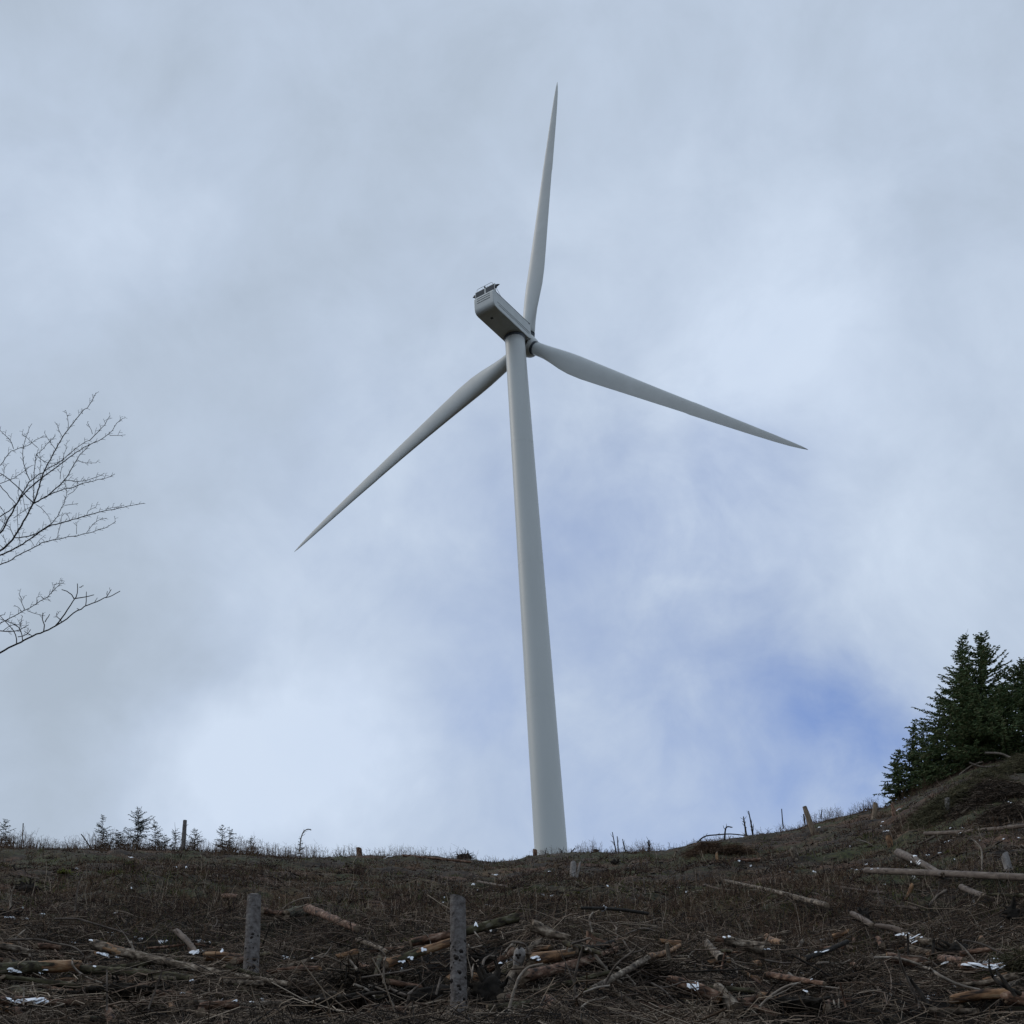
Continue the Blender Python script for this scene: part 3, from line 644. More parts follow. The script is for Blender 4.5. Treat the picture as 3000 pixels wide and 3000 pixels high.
# ------------------------------------------------------------------ root plates, root balls and added shade masses
def root_or_shade_ball(label, px, py, w, h, seed, roots=14, r=None):  # builds root plates, and the black masses that stand for shade
    g = np.random.default_rng(seed)
    c = hit([px], [py])[0] if r is None else np.array(at(px, py, r)); d = math.hypot(c[0], c[1]); W = w*d/FPX; Hh = h*d/FPX
    o_ = empty('root_or_shade_mass', c); tag(o_, label, 'root plate', 'upturned root plates and added shade masses')
    bm = bmesh.new(); bmesh.ops.create_icosphere(bm, subdivisions=4, radius=1)
    for v in bm.verts:
        n_ = v.co.copy(); k = 1+.22*float(vn(np.array(n_.x*2.3+seed), np.array(n_.z*2.3+n_.y*1.9)))+.16*float(vn(np.array(n_.x*6+n_.y*3), np.array(n_.z*6+seed)))
        v.co = Vector((n_.x*W*.42*k, n_.y*W*.22*k, n_.z*Hh*.42*k+Hh*.35))
    me = bpy.data.meshes.new('soil'); bm.to_mesh(me); bm.free()
    for p in me.polygons: p.use_smooth = True
    link('soil_or_shade_clump', me, m_root, o_)
    mb = MB()
    for k in range(roots):
        a = g.uniform(-.3, math.pi+.3); l = g.uniform(.35, .72)
        p0 = np.array([math.cos(a)*W*.25, g.uniform(-.1, .1)*W, Hh*.35+math.sin(a)*Hh*.25]); dr = np.array([math.cos(a), g.uniform(-.5, .3), math.sin(a)*Hh/W])
        mb.tube([(0, 0, Hh*.3), p0, p0+dr*W*l*.45, p0+dr*W*l*.7+g.normal(size=3)*W*.06, p0+dr*W*l*.85+g.normal(size=3)*W*.12], [.03, .035, .03, .02, .008], n=5)
    c_in = np.array([0, 0, Hh*.3])
    link('roots', mb.mesh('roots'), m_root, o_)  # also added on the black shade masses
    return o_
root_or_shade_ball('black root ball with a hole of light on the skyline left of the tower', 1362, 2524, 46, 34, 3, r=RC-1.5, roots=18)
root_or_shade_ball('dark overturned root plate high on the left slope', 82, 2622, 66, 44, 5)
root_or_shade_ball('dark root plate beside the short pale log on the right', 2532, 2702, 46, 40, 8)
root_or_shade_ball('tangled dark root mass under the mossy log at the right', 2975, 2700, 40, 60, 11, roots=22)
root_or_shade_ball('curled root plate over the hollow right of the middle post', 1440, 2830, 90, 46, 14, roots=24)
root_or_shade_ball('low dark root plate at the left edge of the slash', 20, 2700, 60, 34, 21)
root_or_shade_ball('dark stump roots on the slope below the tower', 1800, 2532, 24, 16, 25)

for lab_, x_, y_, w_, h_, sd_ in (  # added near-black masses: shade under the logs put into shape and colour
    ('black mass painted as shade left of the middle post', 1270, 2950, 170, 80, 31), ('black shade mass added right of the middle post under the roots', 1430, 2950, 110, 120, 32),
    ('black mass painted as the shaded hollow left of the snow-covered logs', 2815, 2815, 110, 60, 33), ('black shade mass added under the sunken red-brown log', 2330, 2962, 190, 44, 34),
    ('black shade mass added in the centre left at the bottom edge', 960, 2965, 240, 60, 35), ('black shade mass added below the orange-ended log', 330, 2925, 230, 44, 36)):
    root_or_shade_ball(lab_, x_, y_, w_, h_, sd_, roots=10)
# ------------------------------------------------------------------ traced branches and sticks
def branch(label, pts, w0, w1=2.0, m=m_branch, r=None, wig=.1, cat='branch', name='branch', group='bare branches in the slash', twigs=0, off=0.):
    P = np.array(pts, float); b = P[P[:, 1].argmax()]
    d = (dist_of(b[0], min(b[1], 2985))-.7 if r is None else r)+off
    g = np.random.default_rng(int(b[0]*13+b[1]))
    # a smooth curve through the traced points
    t = np.linspace(0, 1, len(P)); tt = np.linspace(0, 1, max(6, len(P)*3))
    X_ = np.interp(tt, t, P[:, 0]); Y_ = np.interp(tt, t, P[:, 1])
    if len(P) > 2:
        k = np.array([.25, .5, .25])
        for _ in range(2):
            X_[1:-1] = np.convolve(X_, k, 'valid'); Y_[1:-1] = np.convolve(Y_, k, 'valid')
    dep = wig*np.cumsum(g.normal(size=len(tt)))/2
    Q = np.array([at(x, y, d+q) for x, y, q in zip(X_, Y_, dep)])
    Wd = np.linspace(w0, w1, len(tt))*d/FPX*.5
    c = Q[0].copy(); mb = MB(); mb.tube(Q-c, Wd, n=6)
    for k in range(twigs):
        i_ = g.integers(2, len(Q)-1); dr = Q[i_]-Q[i_-1]; dr /= np.linalg.norm(dr); side = g.normal(size=3); side[2] = abs(side[2])
        side /= np.linalg.norm(side); v = dr*.6+side*.8; ln = g.uniform(.15, .5)
        mb.tube([Q[i_]-c, Q[i_]-c+v*ln*.5, Q[i_]-c+v*ln+g.normal(size=3)*.05], [Wd[i_]*.5, Wd[i_]*.35, Wd[i_]*.15], n=4)
    o_ = link(name, mb.mesh(name), m, loc=c); tag(o_, label, cat, group); return o_
BR_ = [
 ('thin white-dotted twig curving down over the orange-ended log', [(213,2808),(210,2828),(232,2850),(262,2868),(312,2886)], 5, 5, m_lightbranch, 1),
 ('straight weed stalk rising from the bottom edge at far left', [(69,2945),(70,2880)], 4, 3, m_lightbranch, 0),
 ('second weed stalk beside the far left one, leaning right', [(100,2925),(112,2870)], 4, 3, m_lightbranch, 0),
 ('tall thin stalk rising in front of the long grey log', [(313,2960),(313,2842)], 5, 4, m_branch, 0),
 ('thin stalk leaning right beneath the long grey log', [(435,2955),(474,2848)], 5, 4, m_branch, 1),
 ('black bent stake poking up above the long grey log', [(326,2808),(316,2764)], 9, 6, m_root, 0),
 ('pale bent stick standing above the dark plank-like log', [(92,2840),(90,2810),(86,2795)], 8, 5, m_lightbranch, 0),
 ('long dark pole arching over the upper left slash', [(40,2708),(120,2712),(200,2722),(270,2730),(300,2735)], 5, 3, m_root, 2),
 ('long brown branch arching down right above the snow strip', [(160,2692),(230,2690),(270,2705),(330,2722),(378,2738)], 5, 4, m_branch, 2),
 ('grey branch crossing the left slash below the arching pole', [(20,2754),(110,2750),(160,2764),(220,2772),(245,2800)], 6, 4, m_branch, 3),
 ('pale twig leaning right in the upper left slash', [(46,2748),(76,2722)], 5, 4, m_lightbranch, 0),
 ('reddish branch arching right of the snow strip on the left', [(430,2778),(490,2774),(560,2765),(600,2770),(630,2778)], 6, 5, m_redbark, 0),
 ('grey forked stick standing in the left slash', [(396,2802),(386,2770),(384,2758)], 7, 5, m_lightbranch, 1),
 ('slender stem with side shoots rising high on the left slope', [(30,2670),(33,2620),(44,2592)], 4, 3, m_lightbranch, 1),
 ('upright slender stem with snow flecks on the left slope', [(219,2668),(226,2610),(234,2575)], 5, 3, m_branch, 0),
 ('hooked thin stem beside the top of the left post', [(625,2720),(636,2705),(637,2690),(620,2680)], 3, 2, m_branch, 0),
 ('thin twig arching right over the logs between the posts', [(828,2662),(850,2645),(885,2632),(910,2630)], 4, 2.5, m_lightbranch, 0),
 ('arching twig above the brown log between the posts', [(850,2680),(880,2658),(920,2648),(950,2652),(970,2662)], 4, 2.5, m_branch, 0),
 ('dark twig fork against the right side of the left post', [(768,2772),(780,2740),(790,2712)], 6, 3, m_root, 2),
 ('bent pale twig above the flat snow patch right of the left post', [(920,2830),(960,2790),(976,2765)], 4, 3, m_branch, 1),
 ('straight pale stick leaning in the slash between the posts', [(1046,2840),(1022,2810)], 7, 5, m_lightbranch, 0),
 ('tall crooked twig rising left of the orange patched log', [(1124,2880),(1124,2820),(1132,2800),(1110,2780)], 5, 3, m_lightbranch, 1),
 ('short dark upright stick left of the hollow', [(1012,2872),(1016,2826)], 4, 3, m_root, 0),
 ('grey branch curving down right out of the dark hollow', [(1036,2884),(1072,2896),(1095,2915),(1112,2950)], 7, 5, m_lightbranch, 0),
 ('second grey branch curving down right of the first in the hollow', [(1080,2886),(1125,2900),(1145,2925),(1155,2950)], 6, 4, m_branch, 0),
 ('crooked branch crossing the hollow left of the middle post', [(1140,2896),(1190,2918),(1200,2910),(1222,2892)], 9, 6, m_branch, 1),
 ('short branch rising from the bottom edge in the hollow', [(1190,2950),(1200,2912)], 9, 7, m_branch, 0),
 ('thin stick leaning in shade just left of the middle post', [(1278,2912),(1292,2860)], 6, 5, m_branch, 0),
 ('thin rod lying along the top of the orange patched log', [(1060,2864),(1180,2846),(1215,2838)], 5, 4, m_branch, 0),
 ('pale curved twig touching the right side of the middle post', [(1372,2900),(1384,2870),(1383,2830),(1402,2812)], 6, 4, m_lightbranch, 1),
 ('pale forked twig lying on the mossy log', [(1372,2768),(1376,2780),(1414,2770)], 5, 4, m_lightbranch, 0),
 ('thin pale twig on the slope just right of the middle post', [(1390,2730),(1408,2752)], 4, 3, m_lightbranch, 0),
 ('curved slender stem with a bend behind the middle post', [(1262,2795),(1261,2750),(1235,2725)], 4, 3, m_lightbranch, 1),
 ('pale bent stick over the rounded stub, left half', [(1475,2796),(1490,2778),(1506,2762)], 7, 6, m_lightbranch, 0),
 ('curved root-like stick over the rounded stub, right half', [(1502,2760),(1525,2762),(1543,2770),(1547,2800)], 7, 5, m_branch, 0),
 ('curved root loop left of the rounded stub', [(1413,2830),(1418,2810),(1435,2800),(1460,2804)], 8, 5, m_branch, 1),
 ('long pale branch bending down right of the rounded stub', [(1490,2960),(1505,2905),(1520,2862),(1545,2832),(1590,2824)], 8, 6, m_lightbranch, 0),
 ('thin upright branch crossing the long red-brown log', [(1690,2925),(1680,2890),(1690,2830),(1710,2770)], 7, 6, m_branch, 2),
 ('thick pale branch slanting down right in the centre slash', [(1718,2778),(1745,2800),(1775,2840),(1820,2880)], 10, 6, m_lightbranch, 1),
 ('forked thin branch rising right in the centre slash', [(1768,2890),(1795,2840),(1818,2812),(1860,2785),(1868,2765)], 7, 3, m_branch, 0),
 ('right prong of the forked branch in the centre slash', [(1840,2795),(1880,2785),(1905,2765)], 5, 3, m_branch, 0),
 ('pale stick slanting down right onto the climbing log', [(1800,2830),(1830,2850),(1862,2885)], 7, 6, m_lightbranch, 0),
 ('pale arching branch left of the climbing log', [(1680,2925),(1710,2908),(1750,2892),(1786,2888)], 6, 5, m_lightbranch, 0),
 ('pale branch along the bottom edge beneath the arching one', [(1690,2965),(1720,2935),(1780,2920)], 6, 5, m_lightbranch, 0),
 ('crooked pale stem standing on the slope above the centre slash', [(1735,2732),(1724,2690),(1738,2672)], 5, 4, m_lightbranch, 0),
 ('thin stem continuing up the slope from the crooked pale stem', [(1738,2665),(1726,2610)], 4, 3, m_branch, 0),
 ('short pale twig upright above the dark crosswise log', [(1803,2735),(1808,2708)], 5, 4, m_lightbranch, 1),
 ('arched twig above the dark crosswise log', [(1832,2738),(1862,2724),(1890,2718),(1920,2728)], 4, 3, m_branch, 1),
 ('long straight rod left of the dark crosswise log', [(1672,2766),(1730,2748)], 7, 5, m_branch, 0),
 ('thin slanting stem in the centre slash under the crosswise log', [(1826,2756),(1848,2790)], 5, 4, m_branch, 0),
 ('dark stem crossing the climbing log on its right', [(1908,2880),(1945,2900),(1985,2945)], 6, 5, m_branch, 1),
 ('long thin branch sloping below the upright stake', [(1905,2896),(1960,2892),(2000,2876),(2060,2872)], 5, 3, m_branch, 1),
 ('dark bent branch with a square corner above the white snow block', [(2112,2848),(2124,2790)], 7, 6, m_redbark, 0),
 ('horizontal reddish branch meeting the square corner', [(2105,2796),(2140,2790),(2170,2789)], 6, 4, m_redbark, 0),
 ('pale arched twig at the left of the short grey leaning log', [(2016,2806),(2030,2785),(2052,2780),(2060,2795)], 5, 3, m_lightbranch, 0),
 ('pale twig arching right of the square corner', [(2130,2806),(2150,2812),(2160,2850)], 5, 3, m_lightbranch, 0),
 ('long flat rod running right from the upright stake', [(2000,2848),(2080,2844),(2180,2840)], 5, 4, m_root, 0),
 ('arching branch rising right from the bottom edge, right of centre', [(2225,2950),(2262,2912),(2310,2886),(2345,2880)], 7, 6, m_lightbranch, 1),
 ('thin crossing twig over the arching branch', [(2310,2850),(2345,2880),(2455,2896)], 6, 4, m_lightbranch, 1),
 ('long dark stem falling right across the lower right slash', [(2320,2798),(2380,2830),(2465,2880)], 5, 5, m_root, 1),
 ('pale wavy branch above the dark arching log', [(2392,2824),(2415,2818),(2465,2826),(2490,2812)], 6, 4, m_lightbranch, 0),
 ('second stem crossing the dark arching log', [(2240,2812),(2290,2822),(2345,2820)], 5, 4, m_branch, 1),
 ('upright pale stick at the bottom edge, right third', [(2458,2950),(2456,2895)], 5, 4, m_lightbranch, 0),
 ('leaning pale stick just right of the upright one', [(2448,2950),(2436,2915)], 5, 4, m_lightbranch, 0),
 ('dark leaning stick beside the upright pale stick', [(2478,2950),(2462,2880)], 5, 4, m_redbark, 0),
 ('long branch arching over the ridged brown log', [(2560,2806),(2620,2804),(2680,2820),(2720,2838)], 7, 6, m_lightbranch, 1),
 ('branch falling right from the ridged brown log to the corner', [(2722,2836),(2760,2864),(2820,2890),(2870,2900)], 8, 6, m_lightbranch, 0),
 ('curved branch looping above the ridged brown log', [(2662,2802),(2700,2802),(2735,2820),(2762,2845)], 5, 4, m_branch, 0),
 ('pale stem crossing upright in front of the ridged brown log', [(2695,2955),(2670,2890),(2640,2830),(2630,2780)], 8, 5, m_branch, 1),
 ('thick black stem leaning in the lower right corner region', [(2720,2945),(2690,2900),(2660,2862)], 11, 8, m_root, 1),
 ('dark forked stem rising in the bottom right corner', [(2990,2912),(2940,2890),(2905,2860),(2898,2830)], 11, 6, m_root, 0),
 ('second prong of the corner forked stem', [(2975,2918),(2940,2870),(2918,2845)], 9, 6, m_root, 0),
 ('dark stem standing among the snow-covered logs', [(2898,2840),(2897,2815)], 5, 4, m_root, 0),
 ('leaning twig over the black hollow at right', [(2805,2824),(2830,2790),(2800,2755)], 7, 4, m_branch, 0),
 ('pale twig slanting down right over the black hollow', [(2798,2756),(2825,2778),(2860,2820)], 5, 4, m_lightbranch, 0),
 ('long thin branch bowing over the black hollow to the right', [(2820,2755),(2870,2762),(2940,2795)], 5, 4, m_branch, 0),
 ('dark upright stick beside the paired grey logs', [(2661,2800),(2659,2735)], 6, 5, m_root, 0),
 ('dark stake at the cut ends of the paired grey logs', [(2733,2800),(2735,2752)], 9, 7, m_root, 0),
 ('pale bare stem bending over below the upper pole', [(2876,2550),(2878,2490),(2862,2468),(2840,2455)], 4, 3, m_lightbranch, 1),
 ('thin stem rising through the long pole', [(2578,2640),(2566,2590)], 4, 3, m_branch, 0),
 ('leaning twisted branch under the long pole', [(2722,2652),(2750,2622),(2775,2608)], 7, 8, m_branch, 2),
 ('slender stem standing near the right edge stump', [(2954,2600),(2952,2550)], 4, 3, m_branch, 0),
 ('pale stem on the slope right of the crooked pale stem', [(1890,2620),(1884,2560)], 5, 3, m_branch, 0),
 ('short pale stem low on the slope above the stake', [(1925,2720),(1915,2685)], 5, 4, m_branch, 0),
 ('pale broken stem in brush below the orange flared stump', [(2520,2462),(2545,2470),(2560,2480)], 4, 3, m_lightbranch, 0),
 ('bent branch in brush below the spruces', [(2712,2388),(2740,2340),(2768,2318)], 5, 3, m_branch, 1),
 ('long pale branch arching under the biggest spruce', [(2885,2206),(2930,2206),(2962,2220)], 6, 5, m_lightbranch, 0),
 ('dark branch lying in the brush mound under the spruces', [(2840,2235),(2880,2250),(2950,2240),(2995,2225)], 5, 5, m_branch, 1),
 ('thin branch along the top of the brush mound', [(2810,2270),(2850,2240),(2880,2232)], 4, 3, m_branch, 1),
]
for lab, pts, w0, w1, m, tw in BR_: branch(lab, pts, w0*1.2, w1*1.2, m, twigs=tw)
# skyline snags
SK = 'dead stems on the skyline'
def snag(label, pts, w0, w1, tw, m=m_root, r=RC-2): branch(label, pts, w0, w1, m, r=r, wig=.05, cat='dead stem', name='dead_stem', group=SK, twigs=tw)
snag('tall black snag with upright twigs, left of the leaning post', [(2208,2470),(2204,2430),(2193,2376)], 8, 3, 9)
snag('shorter black snag left of the tallest one on the skyline', [(2189,2472),(2184,2430),(2178,2392)], 9, 3, 10)
snag('single thin dark stem between the snags and the leaning post', [(2295,2428),(2292,2400),(2290,2370)], 4, 3, 0)
snag('short dark stem tight left of the leaning post', [(2358,2412),(2354,2385)], 5, 4, 0)
snag('thin stem on the skyline right of the leaning post', [(2405,2400),(2408,2372)], 4, 3, 0)
snag('pale-footed dark snag on the hump right of the tower', [(2124,2488),(2123,2450),(2126,2420),(2146,2424)], 7, 3, 5)
snag('dark twiggy clump stem just right of the tower, tallest', [(1806,2502),(1800,2470),(1794,2438)], 5, 2.5, 4)
snag('second stem of the twiggy clump right of the tower', [(1812,2502),(1810,2472),(1808,2450)], 5, 2.5, 3)
snag('dark stem with short twigs further right of the tower', [(1836,2502),(1828,2480),(1824,2458)], 5, 2.5, 5)
snag('small knobbly dark stem between the clump and the hump', [(1902,2496),(1901,2462)], 7, 3, 6)
snag('fallen dark branch arching along the hump on the skyline', [(2038,2474),(2062,2448),(2100,2446),(2140,2442),(2200,2450),(2235,2454)], 4.5, 3, 6)
snag('arching leafless stem drooping right on the left skyline', [(878,2500),(880,2460),(888,2436),(902,2428),(912,2432)], 3.5, 3, 6, m_branch)
snag('thin leaning dark stem left of the small spruces', [(268,2488),(250,2460),(238,2444)], 4, 3, 1)
snag('dark crossed stem leaning over the left foot of the tower', [(1650,2506),(1642,2488)], 5, 2.5, 4)
snag('dark crossed stem leaning right by the tower foot', [(1668,2502),(1684,2485)], 5, 2.5, 4)
snag('twisted dark branch left of the orange flared stump', [(2518,2390),(2535,2368),(2555,2372)], 5, 3, 3)
snag('dark slender stem left of the tower foot', [(1594,2512),(1601,2484)], 3, 2, 1)
snag('forked weed stem standing in the far left skyline brush', [(62,2484),(66,2450),(68,2412)], 3, 3, 6, m_branch)

# ------------------------------------------------------------------ stuff: undergrowth, twigs, moss, snow
def scatter(n, r0, r1, p=1.0, phi=(-24, 24)):
    u = rng.random(n); r = (r0**(-p)+(r1**(-p)-r0**(-p))*u)**(-1/p); ph = np.radians(rng.uniform(phi[0], phi[1], n))
    return r*np.sin(ph), r*np.cos(ph), r
def stems(name, n, r0, r1, hmin, hmax, rad, m, clump=0, csd=.3, lean=.35, p=1., mask=None, kk=4, kind='stuff', label=None, cat=None, curl=.25, flat=False, up=0.):
    if clump:
        x, y, r = scatter(n//clump, r0, r1, p)
        if mask is not None:
            k = mask(x, y); x, y = x[k], y[k]
        sd_ = csd*rng.uniform(.4, 1.5, len(x)); x = (x[:, None]+rng.normal(size=(len(x), clump))*sd_[:, None]).ravel(); y = (y[:, None]+rng.normal(size=(len(y), clump))*sd_[:, None]).ravel()
        k = np.hypot(x, y) < RC+1.5; x, y = x[k], y[k]; r = np.hypot(x, y); mask = None
    else: x, y, r = scatter(n, r0, r1, p)
    if mask is not None:
        k = mask(x, y); x, y, r = x[k], y[k], r[k]
    n = len(x); h = hmin+(hmax-hmin)*rng.random(n)**2; a = rng.uniform(0, 2*math.pi, n); le = lean*rng.random(n)
    t = np.linspace(0, 1, kk); z = ground_z(x, y)
    P = np.zeros((n, kk, 3))
    if flat:
        el_ = rng.normal(0, .22, n)
        for q in range(kk):
            cur = curl*rng.normal(size=n)*t[q]; s_1 = (t[q]-.5)*h
            P[:, q, 0] = x+np.cos(a+cur)*np.cos(el_)*s_1; P[:, q, 1] = y+np.sin(a+cur)*np.cos(el_)*s_1
            P[:, q, 2] = ground_z(P[:, q, 0], P[:, q, 1])*.5+z*.5+.04+rng.random(n)*.03+np.abs(np.sin(el_))*s_1*np.sign(el_)+.12*np.sin(t[q]*math.pi)*np.abs(rng.normal(size=n))*curl*2
    else:
        for q in range(kk):
            P[:, q, 0] = x+np.cos(a)*le*h*t[q]+rng.normal(0, .035, n)*h*(q > 0)*(1+curl); P[:, q, 1] = y+np.sin(a)*le*h*t[q]+rng.normal(0, .035, n)*h*(q > 0)
            P[:, q, 2] = z-.03+h*t[q]*(1-.35*le*t[q])
    if up: P[:, :, 2] += (heap(x, y)*rng.random(n)*up)[:, None]
    rad_ = (rad*(.6+.8*rng.random(n)))[:, None]*np.linspace(1, .45, kk)[None]
    rad_ = rad_*np.clip(r/45, .6, 1.5)[:, None]
    V_, F_ = many_tubes(P, rad_)
    return tag(link(name, npmesh(name, V_, F_), m), label, cat, kind=kind)
fade = lambda f: (lambda x, y: f(x, y) & (rng.random(len(x)) < (np.hypot(x, y)-24)/13))
patch = lambda sc, th_, o_=0: (lambda x, y: vn(x/sc+o_, y/sc+o_*2)+.5*vn(x/sc*2.7+o_, y/sc*2.7) > th_-.5*rng.random(len(x)))
stems('dead_brush', 100000, 25, 113, .06, .52, .0095, m_stem, clump=26, csd=.36, lean=1.0, curl=1., mask=fade(patch(5, -.15)), label='reddish brown dead brush covering the whole slope', cat='brush')
def weeds(name, label, n, r0, r1, m, rad, pr=None, hs=1.):
    # branching weed stalks; height and thickness of the stand vary along the crest
    x, y, r = scatter(n, r0, r1, .1); ph = np.arctan2(x, y); dn = .5+.5*vn(ph*55, ph*0+3)+.35*vn(ph*170, ph*0)+.45*np.clip((-.02-ph)/.2, 0, 1)
    if pr: dn = np.clip((ph-pr[0])*-30, -9, 9)*0 + np.where((ph < pr[1]) & (ph > -.5), .7+.5*vn(ph*40, ph*0+9), 0)
    k = dn > rng.random(n)*1.1; x, y, r, dn = x[k], y[k], r[k], dn[k]; n = len(x)
    h = hs*(.12+1.0*rng.random(n)**2.6)*(.5+.6*np.clip(dn, 0, 1.5)); z = ground_z(x, y); t = np.linspace(0, 1, 4); a = rng.uniform(0, 6.28, n); le = rng.random(n)*.5
    base_ = np.column_stack([x, y, z-.03]); D = np.column_stack([np.cos(a)*le, np.sin(a)*le, np.ones(n)])*h[:, None]
    P = base_[:, None]+D[:, None]*t[None, :, None]; P[:, 1:] += rng.normal(size=(n, 3, 3))*.03*h[:, None, None]
    A = [P]; R_ = [np.linspace(1, .5, 4)[None]*rad*(.6+.8*rng.random(n))[:, None]]
    for q in range(3):
        f = rng.uniform(.35, .9, n); p0 = base_+D*f[:, None]; d2 = np.column_stack([rng.normal(size=n)*.35, rng.normal(size=n)*.35, rng.uniform(.15, .5, n)])*h[:, None]*.55
        A.append(p0[:, None]+d2[:, None]*t[None, :, None]); R_.append(np.linspace(.7, .35, 4)[None]*rad*np.ones((n, 1)))
    V_, F_ = many_tubes(np.concatenate(A), np.concatenate(R_))
    tag(link(name, npmesh(name, V_, F_), m), label, 'weeds', kind='stuff')
weeds('skyline_weeds', 'dry branching weed stems standing along the skyline', 11000, 106, 113.5, m_stem, .0095)
weeds('ridge_brush', 'dense dark brush along the left skyline around the young spruces', 13000, 106, 114, m_stem, .012, (-.22, -.165), 1.25)
stems('pale_stems', 3200, 27, 112, .25, 1.0, .008, m_bleach, lean=.4, label='tall pale dead stems standing among the brush', cat='stems', mask=patch(7, .0, 21))
stems('bramble', 30000, 25, 112, .12, .6, .011, m_bramble, clump=30, csd=.4, lean=1.3, curl=1.2, mask=fade(patch(4, .0, 33)), label='dark red-brown bramble thickets on the slope', cat='bramble', kk=5)
stems('fallen_twigs', 32000, 26, 112, .12, .9, .0095, m_twig, flat=True, label='small broken twigs littering the slope', cat='twigs')
stems('bark_litter', 30000, 17, 112, .05, .34, .026, m_litter, flat=True, kk=3, curl=.1, label='bits of bark and chopped wood littering the ground', cat='litter', p=.9)
stems('moss_and_grass', 70000, 24, 112, .05, .26, .013, m_moss, clump=30, csd=.28, lean=1.2, mask=patch(4.5, -.05, 9), kk=3, label='dark green moss and grass in patches between the brush', cat='grass')
stems('slash_twigs', 13000, 14, 36, .2, 1.9, .007, m_twig, flat=True, curl=.5, kk=6, label='tangled thin twigs of the slash pile in the foreground', cat='twigs', p=.6, up=1)
stems('bleached_branches', 2600, 16, 33, .6, 3.0, .012, m_bleach, flat=True, curl=.35, kk=7, label='long grey bare branches lying crisscross on the slash', cat='branches', p=.6, up=1.5)
stems('bleached_twigs', 10000, 14, 60, .25, 1.4, .0055, m_bleach, flat=True, curl=.4, kk=6, label='pale bleached twigs scattered through the slash', cat='twigs', p=.8, up=1.15)
stems('slash_boughs', 2100, 17, 31, .7, 2.9, .019, m_bough, flat=True, curl=.3, kk=7, label='thicker brown boughs tangled in the slash, densest at centre and right', cat='boughs', p=.6, up=1.3, mask=lambda x, y: np.arctan2(x, y) > rng.uniform(-.6, .0, len(x)))
stems('slash_shadow_twigs', 9000, 14, 36, .3, 1.6, .010, m_darktwig, flat=True, curl=.5, kk=5, label='near-black twigs painting the shade deep in the slash pile', cat='twigs', p=.6, up=.5)
stems('slash_sticks', 3600, 14, 38, .4, 2.2, .013, m_twig, flat=True, curl=.3, kk=6, label='grey and brown sticks heaped in the foreground slash', cat='sticks', p=.6, up=.7)
stems('foreground_stalks', 2200, 14, 42, .12, .6, .0045, m_twig, lean=.8, label='short dead stalks poking out of the slash', cat='stalks', p=.8)

# snow: small melted patches on the ground and along log tops
sv = []; sf = []; nb = 0
def snow_blob(c, a, b, rotz, h, slope=0.):
    global nb
    n1 = 18; rings = [(1.0, -.3), (.85, .5), (.5, .9)]
    c_, s1 = math.cos(rotz), math.sin(rotz); V_ = []
    ph = rng.random(3)*6.28
    for (k, zf) in rings:
        for i_ in range(n1):
            t = i_*2*math.pi/n1; w_ = 1+.25*math.sin(2*t+ph[0])+.2*math.sin(3*t+ph[1])+.16*math.sin(5*t+ph[2])+rng.normal()*.09
            x, y = a*k*w_*math.cos(t), b*k*w_*math.sin(t); X_, Y_ = x*c_-y*s1, x*s1+y*c_
            gz = float(ground_z(c[0]+X_, c[1]+Y_))-float(ground_z(c[0], c[1])) if slope == 0 else slope*X_
            V_.append((c[0]+X_, c[1]+Y_, c[2]+gz+zf*h))
    V_.append((c[0], c[1], c[2]+h)); sv.extend(V_)
    for q in range(2):
        for i_ in range(n1):
            j_ = (i_+1) % n1; sf.append((nb+q*n1+i_, nb+q*n1+j_, nb+(q+1)*n1+j_, nb+(q+1)*n1+i_))
    for i_ in range(n1): sf.append((nb+2*n1+i_, nb+2*n1+(i_+1) % n1, nb+3*n1))
    nb += len(V_)
